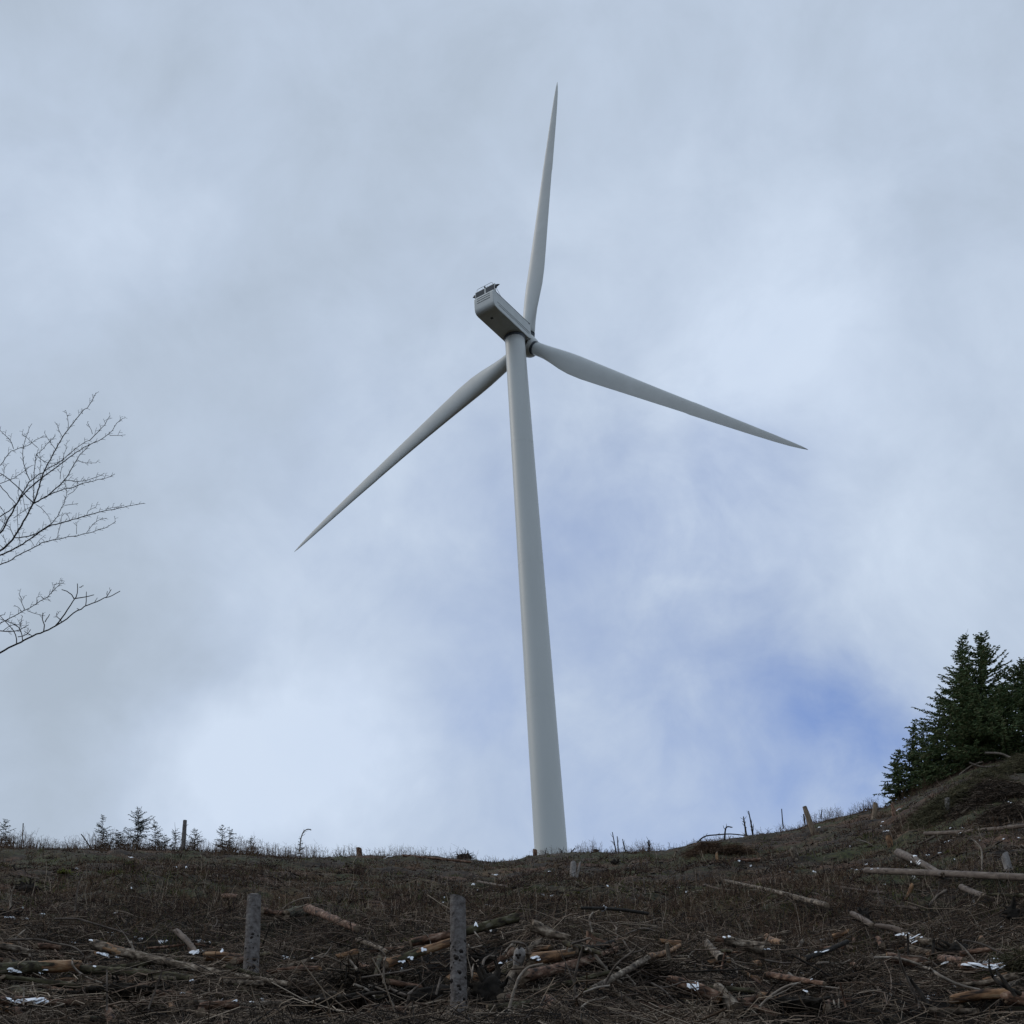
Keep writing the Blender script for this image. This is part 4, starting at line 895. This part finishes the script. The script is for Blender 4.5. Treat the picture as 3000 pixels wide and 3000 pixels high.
SN = [(30,2688,30,8),(75,2692,20,6),(15,2706,14,5),(123,2678,16,5),(66,2658,10,4),(224,2545,10,5),(385,2603,10,4),(385,2512,18,4),(515,2540,14,4),(544,2541,8,4),
 (330,2736,40,8),(395,2746,24,5),(412,2750,20,4),(105,2762,16,5),(268,2755,14,4),(210,2762,18,4),(470,2758,16,4),(485,2758,12,4),(327,2696,14,6),(340,2674,12,4),
 (168,2796,36,9),(262,2792,40,6),(300,2794,40,6),(340,2803,24,8),(45,2845,36,9),(30,2838,30,6),(260,2823,16,8),(278,2832,12,5),(115,2850,14,4),(132,2842,16,4),
 (75,2932,90,12),(110,2938,50,10),(590,2787,34,8),(570,2790,30,6),(650,2788,14,6),(710,2792,16,6),(590,2758,40,6),(615,2760,16,4),(525,2838,12,5),(562,2886,16,5),(560,2872,10,4),(535,2910,14,4),
 (845,2808,34,14),(830,2802,24,6),(878,2802,16,5),(915,2809,10,5),(850,2820,14,4),(650,2930,26,7),(690,2932,18,7),(770,2930,22,10),(735,2936,14,6),(815,2756,16,4),(970,2766,12,4),(930,2775,12,4),(905,2625,8,3),
 (818,2632,12,5),(970,2847,16,6),(1062,2782,14,4),(1205,2804,16,4),(1178,2816,22,5),(1138,2845,20,6),(1175,2840,20,7),(1240,2782,18,5),
 (1300,2630,12,4),(1298,2644,14,3),(1445,2610,22,4),(1400,2607,8,3),(1432,2652,24,4),(1475,2635,8,3),(1440,2646,14,4),(1388,2590,12,5),(1440,2726,8,3),(1395,2708,8,3),
 (1452,2563,18,4),(1495,2810,26,6),(1465,2822,10,6),(1565,2806,30,8),(1575,2812,14,8),(1610,2553,18,3),(1540,2633,22,3),(1590,2621,14,4),(1617,2624,14,3),(1545,2634,12,4),(1640,2645,8,3),
 (1785,2570,12,3),(1795,2556,10,4),(1820,2568,10,3),(1780,2595,10,3),(1770,2660,14,3),(1765,2666,10,2),(1800,2655,14,3),(1812,2652,12,3),(1945,2587,14,3),(1950,2605,10,3),(1880,2606,6,3),(1985,2600,12,3),(2010,2613,16,3),
 (2032,2889,32,11),(2145,2884,10,5),(2160,2808,16,5),(2100,2738,12,4),(2122,2746,10,3),(2136,2744,10,3),(2270,2786,44,8),(2250,2780,20,5),(2290,2792,30,7),(2300,2752,22,4),(2370,2742,14,6),(2410,2752,18,4),(2360,2764,12,5),
 (2345,2782,34,4),(2410,2790,40,5),(2430,2768,12,6),(2330,2843,28,7),(2350,2850,18,6),(2380,2870,12,3),(2310,2902,20,5),(2360,2904,14,5),(1875,2871,10,5),(1870,2888,8,4),
 (2165,2521,14,4),(2200,2537,16,4),(2312,2554,8,3),(2250,2552,6,3),(2383,2553,8,3),(2400,2424,12,4),(2490,2480,8,4),(2600,2434,18,4),(2580,2420,10,4),(2585,2408,10,4),(2590,2437,14,4),(2785,2425,16,3),(2820,2425,16,3),(2815,2440,18,3),(2830,2365,10,4),
 (2495,2545,14,4),(2510,2548,14,4),(2525,2548,14,4),(2555,2546,14,4),(2572,2544,10,3),(2540,2532,14,3),(2555,2534,12,3),(2390,2555,8,3),(2435,2584,14,3),(2450,2586,10,3),(2590,2592,14,3),(2610,2592,10,3),(2670,2525,8,6),(2690,2528,10,8),(2660,2534,14,4),(2680,2566,10,4),(2678,2574,14,3),(2690,2576,10,3),
 (2680,2508,12,5),(2695,2530,14,6),(2795,2518,8,3),(2855,2640,16,4),(2857,2653,12,3),(2640,2736,36,4),(2675,2728,20,4),(2708,2702,20,4),(2680,2746,38,5),(2685,2758,34,6),(2690,2740,14,3),(2780,2723,16,5),(2807,2709,14,5),(2826,2704,20,5),(2870,2708,16,4),(2900,2724,14,4),(2935,2718,14,5),(2785,2722,14,4),(2970,2722,14,5),
 (2550,2795,18,5),(2590,2854,14,4),(2520,2856,34,6),(2500,2850,20,5),(2780,2818,60,8),(2870,2828,90,9),(2900,2816,60,6),(2900,2836,90,10),(2930,2838,30,9),(2842,2854,22,8),(2915,2860,10,5),(2720,2918,30,7),(2735,2916,24,6),(2680,2910,16,4),(2790,2890,10,5),(2800,2890,12,5),(2610,2912,10,4),(2718,2927,10,5),
 (2955,2350,10,4),(2965,2352,12,3),(2820,2340,8,5),(2848,2338,10,4),(2972,2400,14,3),(2940,2458,16,3),(2870,2462,8,3),(2985,2455,14,3),(2960,2362,10,3),(2905,2376,16,4)]
deps = bpy.context.evaluated_depsgraph_get(); deps.update()
def surf(px, py):
    """first surface (log, stump or ground) behind a pixel"""
    d = Vector(ray(px, py)); ok, loc, *_ = scene.ray_cast(deps, Vector((0, 0, 0)), d, distance=400)
    return loc if ok and loc.length < 130 else None
_hidden = [q for q in bpy.data.objects if q.name.split('.')[0] in ('pale_stems', 'bramble', 'slash_boughs', 'slash_shadow_twigs', 'bleached_branches') or q.name.split('.')[0] == 'ridge_brush' or q.name.split('.')[0] in ('dead_brush', 'skyline_weeds', 'fallen_twigs', 'moss_and_grass', 'slash_twigs', 'slash_sticks', 'bleached_twigs', 'foreground_stalks', 'bark_litter', 'branch', 'dead_stem', 'blade', 'tower', 'nacelle')]
for q in _hidden: q.hide_viewport = True
bpy.context.view_layer.update(); deps = bpy.context.evaluated_depsgraph_get(); deps.update()
for (x, y, w_, h_) in SN:
    p = surf(x, y)
    if p is None: continue
    r_ = math.hypot(p.x, p.y); a = w_*r_/FPX*.5; lp = surf(x-w_*.35, y); rp = surf(x+w_*.35, y)
    sl_ = 0.
    # break larger patches into several overlapping lumps
    hm = h_*r_/FPX; a *= 1 if r_ < 40 else .75
    snow_blob((p.x, p.y, p.z+.004), a*.8, max(.04, min(hm*1.3, .12 if r_ < 35 else 9)), rng.normal()*.12, max(.012, hm*.42))
    for q in range(max(1, int(w_/9))):
        xx = x+rng.uniform(-.55, .55)*w_; yy = y+rng.normal()*h_*.22; s = surf(xx, yy)
        if s is None or abs(math.hypot(s.x, s.y)-r_) > .35+(r_-20)*.03: continue
        snow_blob((s.x, s.y, s.z+.003), max(.015, a*rng.uniform(.12, .35)), max(.02, hm*rng.uniform(.5, 1.2)), rng.normal()*.3, max(.01, hm*rng.uniform(.15, .4)))
for q in _hidden: q.hide_viewport = False
x, y, r_ = scatter(130, 24, 111, 1.)
for a, b in zip(x, y):
    if vn(np.array(a/9.), np.array(b/9.)) + .35*rng.normal() < .25: continue
    rr = math.hypot(a, b)*.0019; [snow_blob((a+rng.normal()*rr*1.6*(q > 0), b+rng.normal()*rr*(q > 0), float(cover_z(a, b))-.01), rr*rng.uniform(.3, 1.1), rr*rng.uniform(.3, .8), rng.normal()*.3, rr*rng.uniform(.15, .35)) for q in range(3)]
me = bpy.data.meshes.new('snow'); me.from_pydata(sv, [], sf); me.update()
for p in me.polygons: p.use_smooth = True
tag(link('snow', me, m_snow), 'small melting white snow patches scattered on the slope and logs', 'snow', kind='stuff')

# ------------------------------------------------------------------ conifers
def conifer(label, base, Hh, Rm, seed, m=m_needle, group=None, name='spruce_tree', cat='tree', dens=1., lean=(0, 0), sparse=0., cardw=.045, cardl=.24, name2='crown', ir=(.66, 1.06)):
    g = np.random.default_rng(seed); root = empty(name, base); tag(root, label, cat, group)
    mb = MB(); tz = np.linspace(0, 1, 9); axis = np.column_stack([lean[0]*tz**2*Hh, lean[1]*tz**2*Hh, tz*Hh]); axis[1:-1, :2] += g.normal(size=(7, 2))*.008*Hh
    mb.tube(axis-np.array([0, 0, .15])*(tz[:, None] == 0), np.linspace(Hh*.016, .006, 9), n=8)
    link('trunk', mb.mesh('trunk'), m_trunk, root)
    bp, br = [], []; tw = []
    z = Hh*.04; step = .30/dens
    while z < Hh*.96:
        t = z/Hh; nbr = int(5+g.integers(0, 3))
        a0 = g.uniform(0, 6.28)
        for k in range(nbr):
            if g.random() < sparse+.05+.28*t: continue
            a = a0+k*2*math.pi/nbr+g.normal()*.3; Lb = Rm*((1-t)**.95)*g.uniform(*ir)+.10*min(1., Hh/5)*(1-t*.4)
            el0 = .55*t+.10+g.normal()*.12; cx = np.interp(t, tz, axis[:, 0]); cy = np.interp(t, tz, axis[:, 1])
            zj = z+g.uniform(-.12, .12)
            s = np.linspace(0, 1, 6); droop = -.28*(1-t)*s**2*Lb + .12*s**4*Lb
            px_ = cx+np.cos(a)*Lb*s*math.cos(el0); py_ = cy+np.sin(a)*Lb*s*math.cos(el0); pz_ = zj+Lb*s*math.sin(el0)+droop
            P = np.column_stack([px_, py_, pz_]); bp.append(P); br.append(np.linspace(.010+.008*Lb, .004, 6))
            nt_ = max(3, int(Lb/.085*dens))
            for q in range(nt_):
                f = (q+.6)/nt_; pos_ = np.array([np.interp(f, s, P[:, i_]) for i_ in range(3)])
                sd_ = 1 if q % 2 else -1; spread = g.uniform(.5, 1.1); l = cardl*g.uniform(.5, 1.6)*(1.15-.55*f)*(.75+.3*min(Lb, 2))
                if q == nt_-1: spread = .0
                d_ = np.array([math.cos(a+sd_*spread), math.sin(a+sd_*spread), el0*.4-.15+g.normal()*.22+.25*t]); tw.append((pos_, d_/np.linalg.norm(d_), l))
                if g.random() < .35:
                    d2 = d_+np.array([g.normal()*.4, g.normal()*.4, -.35]); tw.append((pos_, d2/np.linalg.norm(d2), l*.8))
        z += step*(1-.15*t)*g.uniform(.7, 1.3)*(.6+.4*min(1, Hh/6))
    # needle sprays: slim three-sided spindles round each twig
    pos_ = np.array([q[0] for q in tw]); d_ = np.array([q[1] for q in tw]); l = np.array([q[2] for q in tw])
    s = np.array([0, .35, .75, 1.]); P = pos_[:, None]+d_[:, None]*(l[:, None]*s)[..., None]; P[:, :, 2] -= (.10*l[:, None]*s**2)
    P = P+g.normal(size=P.shape)*.006
    rad = cardw*g.uniform(.6, 1.3, len(l))[:, None]*np.array([.5, 1, .75, .12])
    V1, F1 = many_tubes(P, rad); V2, F2 = many_tubes(np.array(bp), np.array(br), 3)
    me_ = npmesh(name2, np.vstack([V1, V2]), np.vstack([F1, F2+len(V1)]), np.r_[np.zeros(len(F1)), np.ones(len(F2))], smooth=False)
    link(name2, me_, [m, m_trunk], root); return root
def con_at(label, top, base_y, wpx, seed, r=RC+1, group='spruces on the right skyline', **k):
    wpx *= 1.45; b = at(top[0]+k.pop('dx', 0), base_y, r); gz = float(ground_z(b[0], b[1])); b = np.array([b[0], b[1], gz-.1]); t = at(top[0], top[1], r)
    Hh = t[2]-b[2]; ln = ((t[0]-b[0])/Hh, (t[1]-b[1])/Hh*0)
    return conifer(label, b, Hh, wpx*r/FPX*.5, seed, group=group, lean=ln, **k)
con_at('large dark spruce, the tallest at the right edge', (2892, 1833), 2235, 385, 11, r=108, dens=1.15, cardw=.05)
con_at('slim spruce top leaning left beside the tallest spruce', (2843, 1826), 2250, 190, 12, r=111, dens=1.2)
con_at('spruce cut by the right edge of the photo', (3010, 1915), 2215, 330, 13, r=110, dens=1.1, cardw=.05)
con_at('dense spruce low in front of the tallest one', (2850, 1975), 2250, 235, 14, r=107, dens=1.1, cardw=.05)
con_at('middle spruce with a bent thin top', (2764, 2028), 2285, 165, 15, r=111, dens=1.1)
con_at('reddish-tipped spruce between the lowest and the middle one', (2684, 2096), 2310, 115, 16, r=112, dens=1.1)
con_at('thin spruce top beside the reddish-tipped spruce', (2712, 2104), 2305, 95, 17, r=113, dens=1.)
con_at('lowest spruce at the left end of the group', (2636, 2186), 2335, 115, 18, r=112, dens=1.15)
con_at('short bushy spruce filling the foot of the group', (2742, 2150), 2290, 130, 19, r=110, dens=1.05)
con_at('broad low spruce behind the brush mound', (2950, 1990), 2215, 320, 20, r=106, dens=1.05, cardw=.05)
SG = 'young spruces along the left skyline'
def sap(label, top, wpx_, seed, sparse=.35, m=m_sap): con_at(label, top, 2495, wpx_*1.15, seed, r=RC-1, group=SG, name='young_spruce', m=m, sparse=sparse*.8, dens=1.2, cardw=.021, cardl=.19, ir=(.35, 1.35))
sap('young spruce cut by the left edge of the photo', (12, 2396), 70, 31)
sap('small neat young spruce left of the tallest young spruce', (299, 2386), 60, 32)
sap('tallest young spruce with a spindly double top on the left skyline', (402, 2360), 100, 33, .3)
sap('young spruce right of the tallest young one', (452, 2402), 62, 34)
sap('low spreading young spruce left of the skyline post', (345, 2432), 60, 35)
sap('thin wispy young spruce between the pair and the post', (512, 2408), 50, 36, .55)
sap('bushy little spruce just right of the skyline post', (570, 2424), 62, 37)
sap('young spruce with twin tops right of the post', (650, 2416), 56, 38)
sap('bushy young spruce behind the twin-topped one', (672, 2420), 60, 39)
sap('tiny wispy spruce furthest right of the young row', (736, 2446), 46, 40, .5)
sap('low young spruce right of the tallest, leaning over the brush', (482, 2440), 60, 41)
sap('small spruce shoot left of the arching stem', (880, 2455), 26, 42, .3)
sap('small dark spruce shoot right of the tower', (1901, 2468), 24, 43, .3, m_needle)

# brush mound under the spruces
def mound(label, px, py, w_, h_, n, seed, m, r=None, name='brush_heap', cat='brush heap'):
    g = np.random.default_rng(seed); c = hit([px], [py])[0]; d = math.hypot(c[0], c[1]); W = w_*d/FPX; Hh = h_*d/FPX
    u = g.random(n)*2-1; v = g.random(n)*2-1
    x = c[0]+u*W*.5; y = c[1]+v*W*.25; env = np.clip(1-u**2-v**2*.5, 0, 1)**.6*np.clip(.75+.55*vn(x/1.1+seed, y/1.1), .15, 1.3)
    z = ground_z(x, y)+Hh*env*g.random(n)**.5; a = g.uniform(0, 6.28, n); el_ = g.normal(.05, .30, n); l = g.uniform(.25, 1.0, n)
    D = np.column_stack([np.cos(a)*np.cos(el_), np.sin(a)*np.cos(el_), np.sin(el_)]); s = np.linspace(-.5, .5, 5); l = l*1.3
    P = np.column_stack([x, y, z])[:, None]+D[:, None]*(l[:, None]*s)[..., None]; P[:, :, 2] -= (s**2)[None]*l[:, None]*.5
    P += g.normal(size=P.shape)*.02
    V_, F_ = many_tubes(P-c, (g.uniform(.002, .0065, n)*(1+d/60))[:, None]*np.ones(5)); o_ = link(name, npmesh(name, V_, F_), m, loc=c)
    tag(o_, label, cat, 'heaps of brush'); return o_
m_brushgreen = mat('dying_brush', [(.03,.030,.014), (.085,.078,.042), (.14,.13,.07), (.21,.18,.12)], scale=1, rough=.95, island=.6)
mound('olive brown brush heap under the spruces at right', 2830, 2350, 330, 80, 8840, 51, m_brushgreen)
mound('olive brush heap running to the right edge below the spruces', 2960, 2270, 190, 70, 4420, 52, m_brushgreen)
mound('reddish twig heap high on the right shoulder left of the bare stem', 2700, 2400, 190, 34, 1300, 61, m_bough)
mound('pale twig heap at the right edge above the upper pole', 2950, 2395, 170, 36, 1300, 62, m_twig)
mound('brown twig heap with olive tint on the right shoulder under the trees', 2900, 2330, 240, 45, 1600, 50, m_twig)
mound('dark heap of fine twigs in the hump on the skyline', 2110, 2500, 190, 40, 1500, 53, m_stem)
mound('heap of reddish twigs between the two tall posts', 1080, 2860, 190, 38, 3060, 54, m_twig)
mound('tangled twig heap on the centre slash right of the climbing log', 1850, 2850, 260, 60, 2550, 55, m_twig)
mound('feathery green-grey brush spray at the lower right edge', 2985, 2815, 120, 70, 3740, 56, m_brushgreen)
mound('tangled twig heap below the dark arching log', 2400, 2900, 380, 60, 3060, 57, m_twig)
mound('twig heap above the snow-topped log at the left', 170, 2790, 260, 26, 1700, 58, m_twig)
mound('grey twig heap in the centre left hollow', 880, 2915, 230, 40, 1870, 59, m_twig)

# yellow-green plants
def plant(label, px, py, w_, seed):
    g = np.random.default_rng(seed); c = hit([px], [py+w_*.3])[0]; c[2] -= .05; d = math.hypot(c[0], c[1]); S = w_*d/FPX
    n = 130; a = g.uniform(0, 6.28, n); el_ = g.uniform(.3, 1.4, n); l = S*g.uniform(.35, .8, n); s = np.linspace(0, 1, 4)
    D = np.column_stack([np.cos(a)*np.cos(el_), np.sin(a)*np.cos(el_), np.sin(el_)]); st_ = g.normal(size=(n, 3))*S*.18; st_[:, 2] = 0
    P = st_[:, None]+D[:, None]*(l[:, None]*s)[..., None]; P[:, :, 2] -= .35*l[:, None]*s**2
    V_, F_ = many_tubes(P, (S*.05*g.uniform(.5, 1.2, n))[:, None]*np.array([.3, 1, .8, .1])); o_ = link('leafy_plant', npmesh('leafy_plant', V_, F_, smooth=False), m_fern, loc=c)
    tag(o_, label, 'plant', 'yellow-green plants on the slope')
for i_, (lab, x, y, w_) in enumerate([
 ('yellow-green tuft high on the left slope, widest on that side', 186, 2548, 36), ('faint olive tuft right of the widest left tuft', 338, 2552, 34), ('small yellow tuft below the young spruces', 392, 2534, 16),
 ('bright small tuft between the posts, upslope', 1032, 2600, 16), ('large yellow-green clump left of the middle post', 1200, 2742, 34), ('dimmer clump just right of the large clump by the middle post', 1226, 2748, 24),
 ('yellow tuft below the tower, left one of the pair', 1660, 2618, 16), ('yellow tuft below the tower, right one of the pair', 1690, 2610, 18), ('narrow bright tuft lower left of the pair', 1601, 2645, 13),
 ('faint olive tuft lowest of those below the tower', 1680, 2665, 16), ('yellow-green tuft on the slope left of the lichen-grey log', 2224, 2588, 22), ('yellow-green plant hanging under the upper pole', 2780, 2490, 26),
 ('pale dead fern left of the paired logs', 2595, 2710, 22), ('olive tuft in the left slash beside snow', 290, 2748, 40), ('yellow tuft in the centre slash over the climbing log', 1722, 2888, 14)]):
    plant(lab, x, y, w_, 60+i_)

# ------------------------------------------------------------------ bare tree at the left edge
CS = 500/1136.0
RT = 21.0; tb_xy = at(-560, 2400, RT); tb = np.array([tb_xy[0], tb_xy[1], float(ground_z(tb_xy[0], tb_xy[1]))-.2])
tree = empty('bare_tree', tb); tag(tree, 'leafless deciduous tree reaching thin branches in from the left edge', 'tree')
mb = MB(); top = at(-380, 700, RT)
tz = np.linspace(0, 1, 12); axis = tb+(top-tb)*tz[:, None]; axis[1:-1] += rng.normal(size=(10, 3))*.06
mb.tube(axis-tb, np.linspace(.17, .03, 12), n=12); link('trunk', mb.mesh('trunk'), m_bare, tree)
TR = [  # crop coordinates, start width and end width in px of the photograph
 ([(-900,1700),(-400,1250),(0,1175),(95,1080),(225,850),(290,650),(330,560),(455,350),(540,250),(605,190),(640,115)], 13, 2.4),
 ([(-800,1600),(-300,1350),(0,1200),(130,1135),(330,1000),(430,975),(560,940),(700,900),(800,880),(880,865),(960,850)], 10, 2.2),
 ([(-700,1650),(-200,1330),(0,1258),(70,1235),(110,1205),(230,1140),(310,1105),(430,1080),(590,1050),(720,1010),(770,972)], 7, 2.0),
 ([(-900,1500),(-300,1200),(0,1060),(60,950),(130,815),(200,745),(330,645),(430,570),(520,500),(610,455),(720,400),(760,350),(800,285),(818,285)], 11, 2.0),
 ([(225,850),(320,800),(440,690),(520,540),(600,460)], 6, 2.2), ([(600,430),(660,370),(700,320),(733,268)], 3.4, 2),
 ([(130,815),(200,700),(290,640),(420,560),(560,440),(600,430)], 5, 2.4), ([(225,850),(225,700),(240,520),(290,480),(370,400)], 4, 1.8),
 ([(225,850),(340,785),(500,740),(600,700),(720,685),(765,655)], 4.5, 1.8), ([(420,700),(560,705),(640,680),(695,650)], 3, 1.8),
 ([(95,1080),(200,1075),(330,1000),(380,945),(440,820),(450,770),(425,710)], 4.5, 2), ([(430,865),(520,852)], 2.4, 1.6), ([(450,795),(510,760),(515,705)], 2.4, 1.6),
 ([(0,940),(110,870),(130,815)], 5, 4), ([(225,850),(130,760),(60,690),(0,650)], 5, 3), ([(0,720),(90,690),(210,600)], 3, 1.8), ([(0,730),(110,860)], 3.5, 3),
 ([(200,700),(150,580),(150,470),(180,390),(213,320)], 3.6, 1.8), ([(0,600),(50,530),(90,488),(160,480),(240,430),(290,400)], 3.4, 1.8), ([(90,488),(70,430),(0,365)], 3, 2),
 ([(250,480),(200,430),(145,390)], 2.6, 1.6), ([(240,520),(300,590),(350,590),(430,560)], 2.6, 1.8), ([(375,500),(330,440),(295,380)], 2.6, 1.6), ([(415,410),(390,360),(378,318)], 2.4, 1.5),
 ([(455,350),(455,290),(436,230)], 2.4, 1.6), ([(445,265),(475,262)], 2, 1.4), ([(550,255),(540,225)], 2, 1.4), ([(615,390),(600,350),(582,315)], 2.4, 1.5), ([(730,400),(790,400),(835,395)], 2.4, 1.6),
 ([(130,700),(120,780),(140,860)], 2.6, 2), ([(270,690),(270,600),(265,520)], 2.6, 1.6), ([(400,690),(410,620),(420,560)], 2.4, 1.8), ([(510,560),(560,585),(640,582)], 2.4, 1.5), ([(420,560),(440,480),(440,455)], 2.2, 1.5),
 ([(240,860),(290,890),(330,950),(335,975)], 2.6, 1.6), ([(385,1085),(390,1030),(412,960),(415,915)], 2.6, 1.6), ([(510,1055),(510,980)], 2.2, 1.5), ([(575,1050),(620,985),(665,945),(710,950)], 2.4, 1.5),
 ([(575,935),(590,890),(640,875)], 2.2, 1.5), ([(465,965),(445,915),(465,912)], 2, 1.4), ([(700,890),(750,880),(800,875),(825,862)], 2, 1.5), ([(505,945),(508,915)], 2, 1.4),
 ([(0,1040),(50,960),(30,900),(0,870)], 3, 2), ([(95,1080),(60,1010),(0,960)], 3, 2), ([(115,870),(115,980),(135,1130)], 2.6, 1.8), ([(0,1130),(40,1165),(50,1140),(20,1060)], 2.4, 1.6), ([(90,950),(150,910),(230,850)], 2.6, 1.6),
 ([(20,680),(30,620),(25,580)], 2.2, 1.5), ([(150,800),(170,900),(180,920)], 2.2, 1.4), ([(230,1140),(205,1100),(195,1090)], 2, 1.4), ([(240,1130),(275,1080),(290,1095)], 2, 1.4),
 # the lower limb
 ([(-900,2100),(-300,1960),(0,1845),(115,1785),(250,1720),(340,1685),(400,1650),(480,1590),(570,1530),(640,1510),(720,1475),(800,1435)], 12, 3),
 ([(370,1665),(430,1590),(490,1500),(530,1440),(515,1385)], 6, 3), ([(495,1490),(470,1450),(410,1425)], 4.5, 3), ([(500,1485),(570,1475),(625,1460)], 4.5, 3), ([(570,1530),(575,1440)], 4, 2.6), ([(530,1410),(555,1400)], 3.5, 2.6),
 ([(705,1480),(740,1425)], 3.4, 2.4), ([(712,1460),(714,1435)], 3, 2.2), ([(630,1510),(648,1480)], 3, 2), ([(290,1705),(300,1640),(280,1615),(285,1580)], 5, 3), ([(300,1640),(330,1590)], 4, 2.6), ([(410,1640),(380,1610),(378,1580)], 3.6, 2.4), ([(525,1560),(512,1550)], 3.4, 2.4),
 ([(110,1785),(120,1740),(60,1660),(0,1600)], 4.5, 2.6), ([(150,1765),(150,1700),(100,1650),(60,1640),(0,1620)], 4, 2.4), ([(0,1700),(60,1710),(150,1690),(190,1660)], 4.5, 2.4), ([(120,1740),(180,1725),(205,1690)], 3.6, 2.2), ([(130,1690),(140,1640),(150,1600)], 3, 2), ([(20,1700),(60,1660),(130,1660)], 3, 2), ([(240,1725),(200,1730),(160,1700)], 3, 2),
 ([(-700,1850),(-200,1710),(0,1650),(60,1620),(170,1560),(250,1515),(330,1460),(370,1410),(425,1378)], 6, 2), ([(165,1560),(140,1500),(140,1460),(125,1452)], 2.6, 1.6), ([(180,1565),(250,1590),(300,1600)], 2.4, 1.6), ([(245,1515),(245,1480),(265,1465),(290,1490),(335,1495)], 2.2, 1.5),
 ([(0,1600),(30,1590),(35,1575)], 3, 2), ([(140,1570),(120,1540),(95,1530)], 2.2, 1.5), ([(340,1455),(365,1390),(400,1385)], 2.2, 1.5),
 ([(-800,1300),(-300,1000),(-60,820),(0,730)], 9, 4), ([(-800,1000),(-300,820),(-60,690),(20,660)], 8, 3), ([(-700,700),(-300,620),(-40,600),(0,560)], 6, 3)]
g = np.random.default_rng(99); mb = MB(); FT = .82; 
def tpt(cx, cy, dep): return at(cx*CS, 1100+cy*CS, RT+dep)
for bi, (pts, w0, w1) in enumerate(TR):
    P = np.array(pts, float); dd = np.r_[0, np.cumsum(np.hypot(*np.diff(P, axis=0).T))]; n_ = max(4, int(dd[-1]/28)); t = np.linspace(0, dd[-1], n_)
    X_ = np.interp(t, dd, P[:, 0]); Y_ = np.interp(t, dd, P[:, 1])
    if n_ > 5:
        for _ in range(2): X_[1:-1] = np.convolve(X_, [.25, .5, .25], 'valid'); Y_[1:-1] = np.convolve(Y_, [.25, .5, .25], 'valid')
    X_[1:-1] += g.normal(size=n_-2)*2.0; Y_[1:-1] += g.normal(size=n_-2)*2.0
    depth = (X_-(-400))/1300*(-.8) + .35*math.sin(bi*1.3)*(t/dd[-1])
    Q = np.array([tpt(a, b, c) for a, b, c in zip(X_, Y_, depth)]); Wd = np.linspace(w0, w1, n_)*RT/FPX*.5*FT
    mb.tube(Q-tb, Wd, n=5)
    # small hooked side twigs
    if w1 <= 2.45 and dd[-1] > 60:
        k = 0; s = 30+g.random()*30
        while s < dd[-1]:
            if np.interp(s, t, X_) > -80:
                i_ = int(np.searchsorted(t, s)); i_ = min(max(1, i_), n_-1); dx, dy = X_[i_]-X_[i_-1], Y_[i_]-Y_[i_-1]; ll = math.hypot(dx, dy)+1e-6; dx /= ll; dy /= ll
                sd_ = 1 if k % 2 else -1; an = sd_*g.uniform(.5, 1.1); vx = dx*math.cos(an)-dy*math.sin(an); vy = dx*math.sin(an)+dy*math.cos(an); vy -= .35
                ln = g.uniform(10, 48)*(1-.3*s/dd[-1]); x0, y0 = np.interp(s, t, X_), np.interp(s, t, Y_); d0 = float(np.interp(s, t, depth))
                q = [(x0, y0), (x0+vx*ln*.5, y0+vy*ln*.5), (x0+vx*ln*.85+g.normal()*3, y0+vy*ln*.85), (x0+vx*ln+6*g.random(), y0+vy*ln+g.uniform(0, 8))]
                mb.tube(np.array([tpt(a, b, d0+j_*.04*g.normal()) for j_, (a, b) in enumerate(q)])-tb, np.linspace(1.9, 1.3, 4)*RT/FPX*.5*FT, n=3)
                if ln > 25:
                    q2 = [(x0+vx*ln*.5, y0+vy*ln*.5), (x0+vx*ln*.6+vy*10*sd_, y0+vy*ln*.6-vx*10*sd_), (x0+vx*ln*.7+vy*16*sd_, y0+vy*ln*.7-vx*12*sd_+4)]
                    mb.tube(np.array([tpt(a, b, d0) for a, b in q2])-tb, [1.5*RT/FPX*.5*FT]*3, n=3)
            k += 1; s += g.uniform(14, 38)
link('crown', mb.mesh('crown'), m_bare, tree)
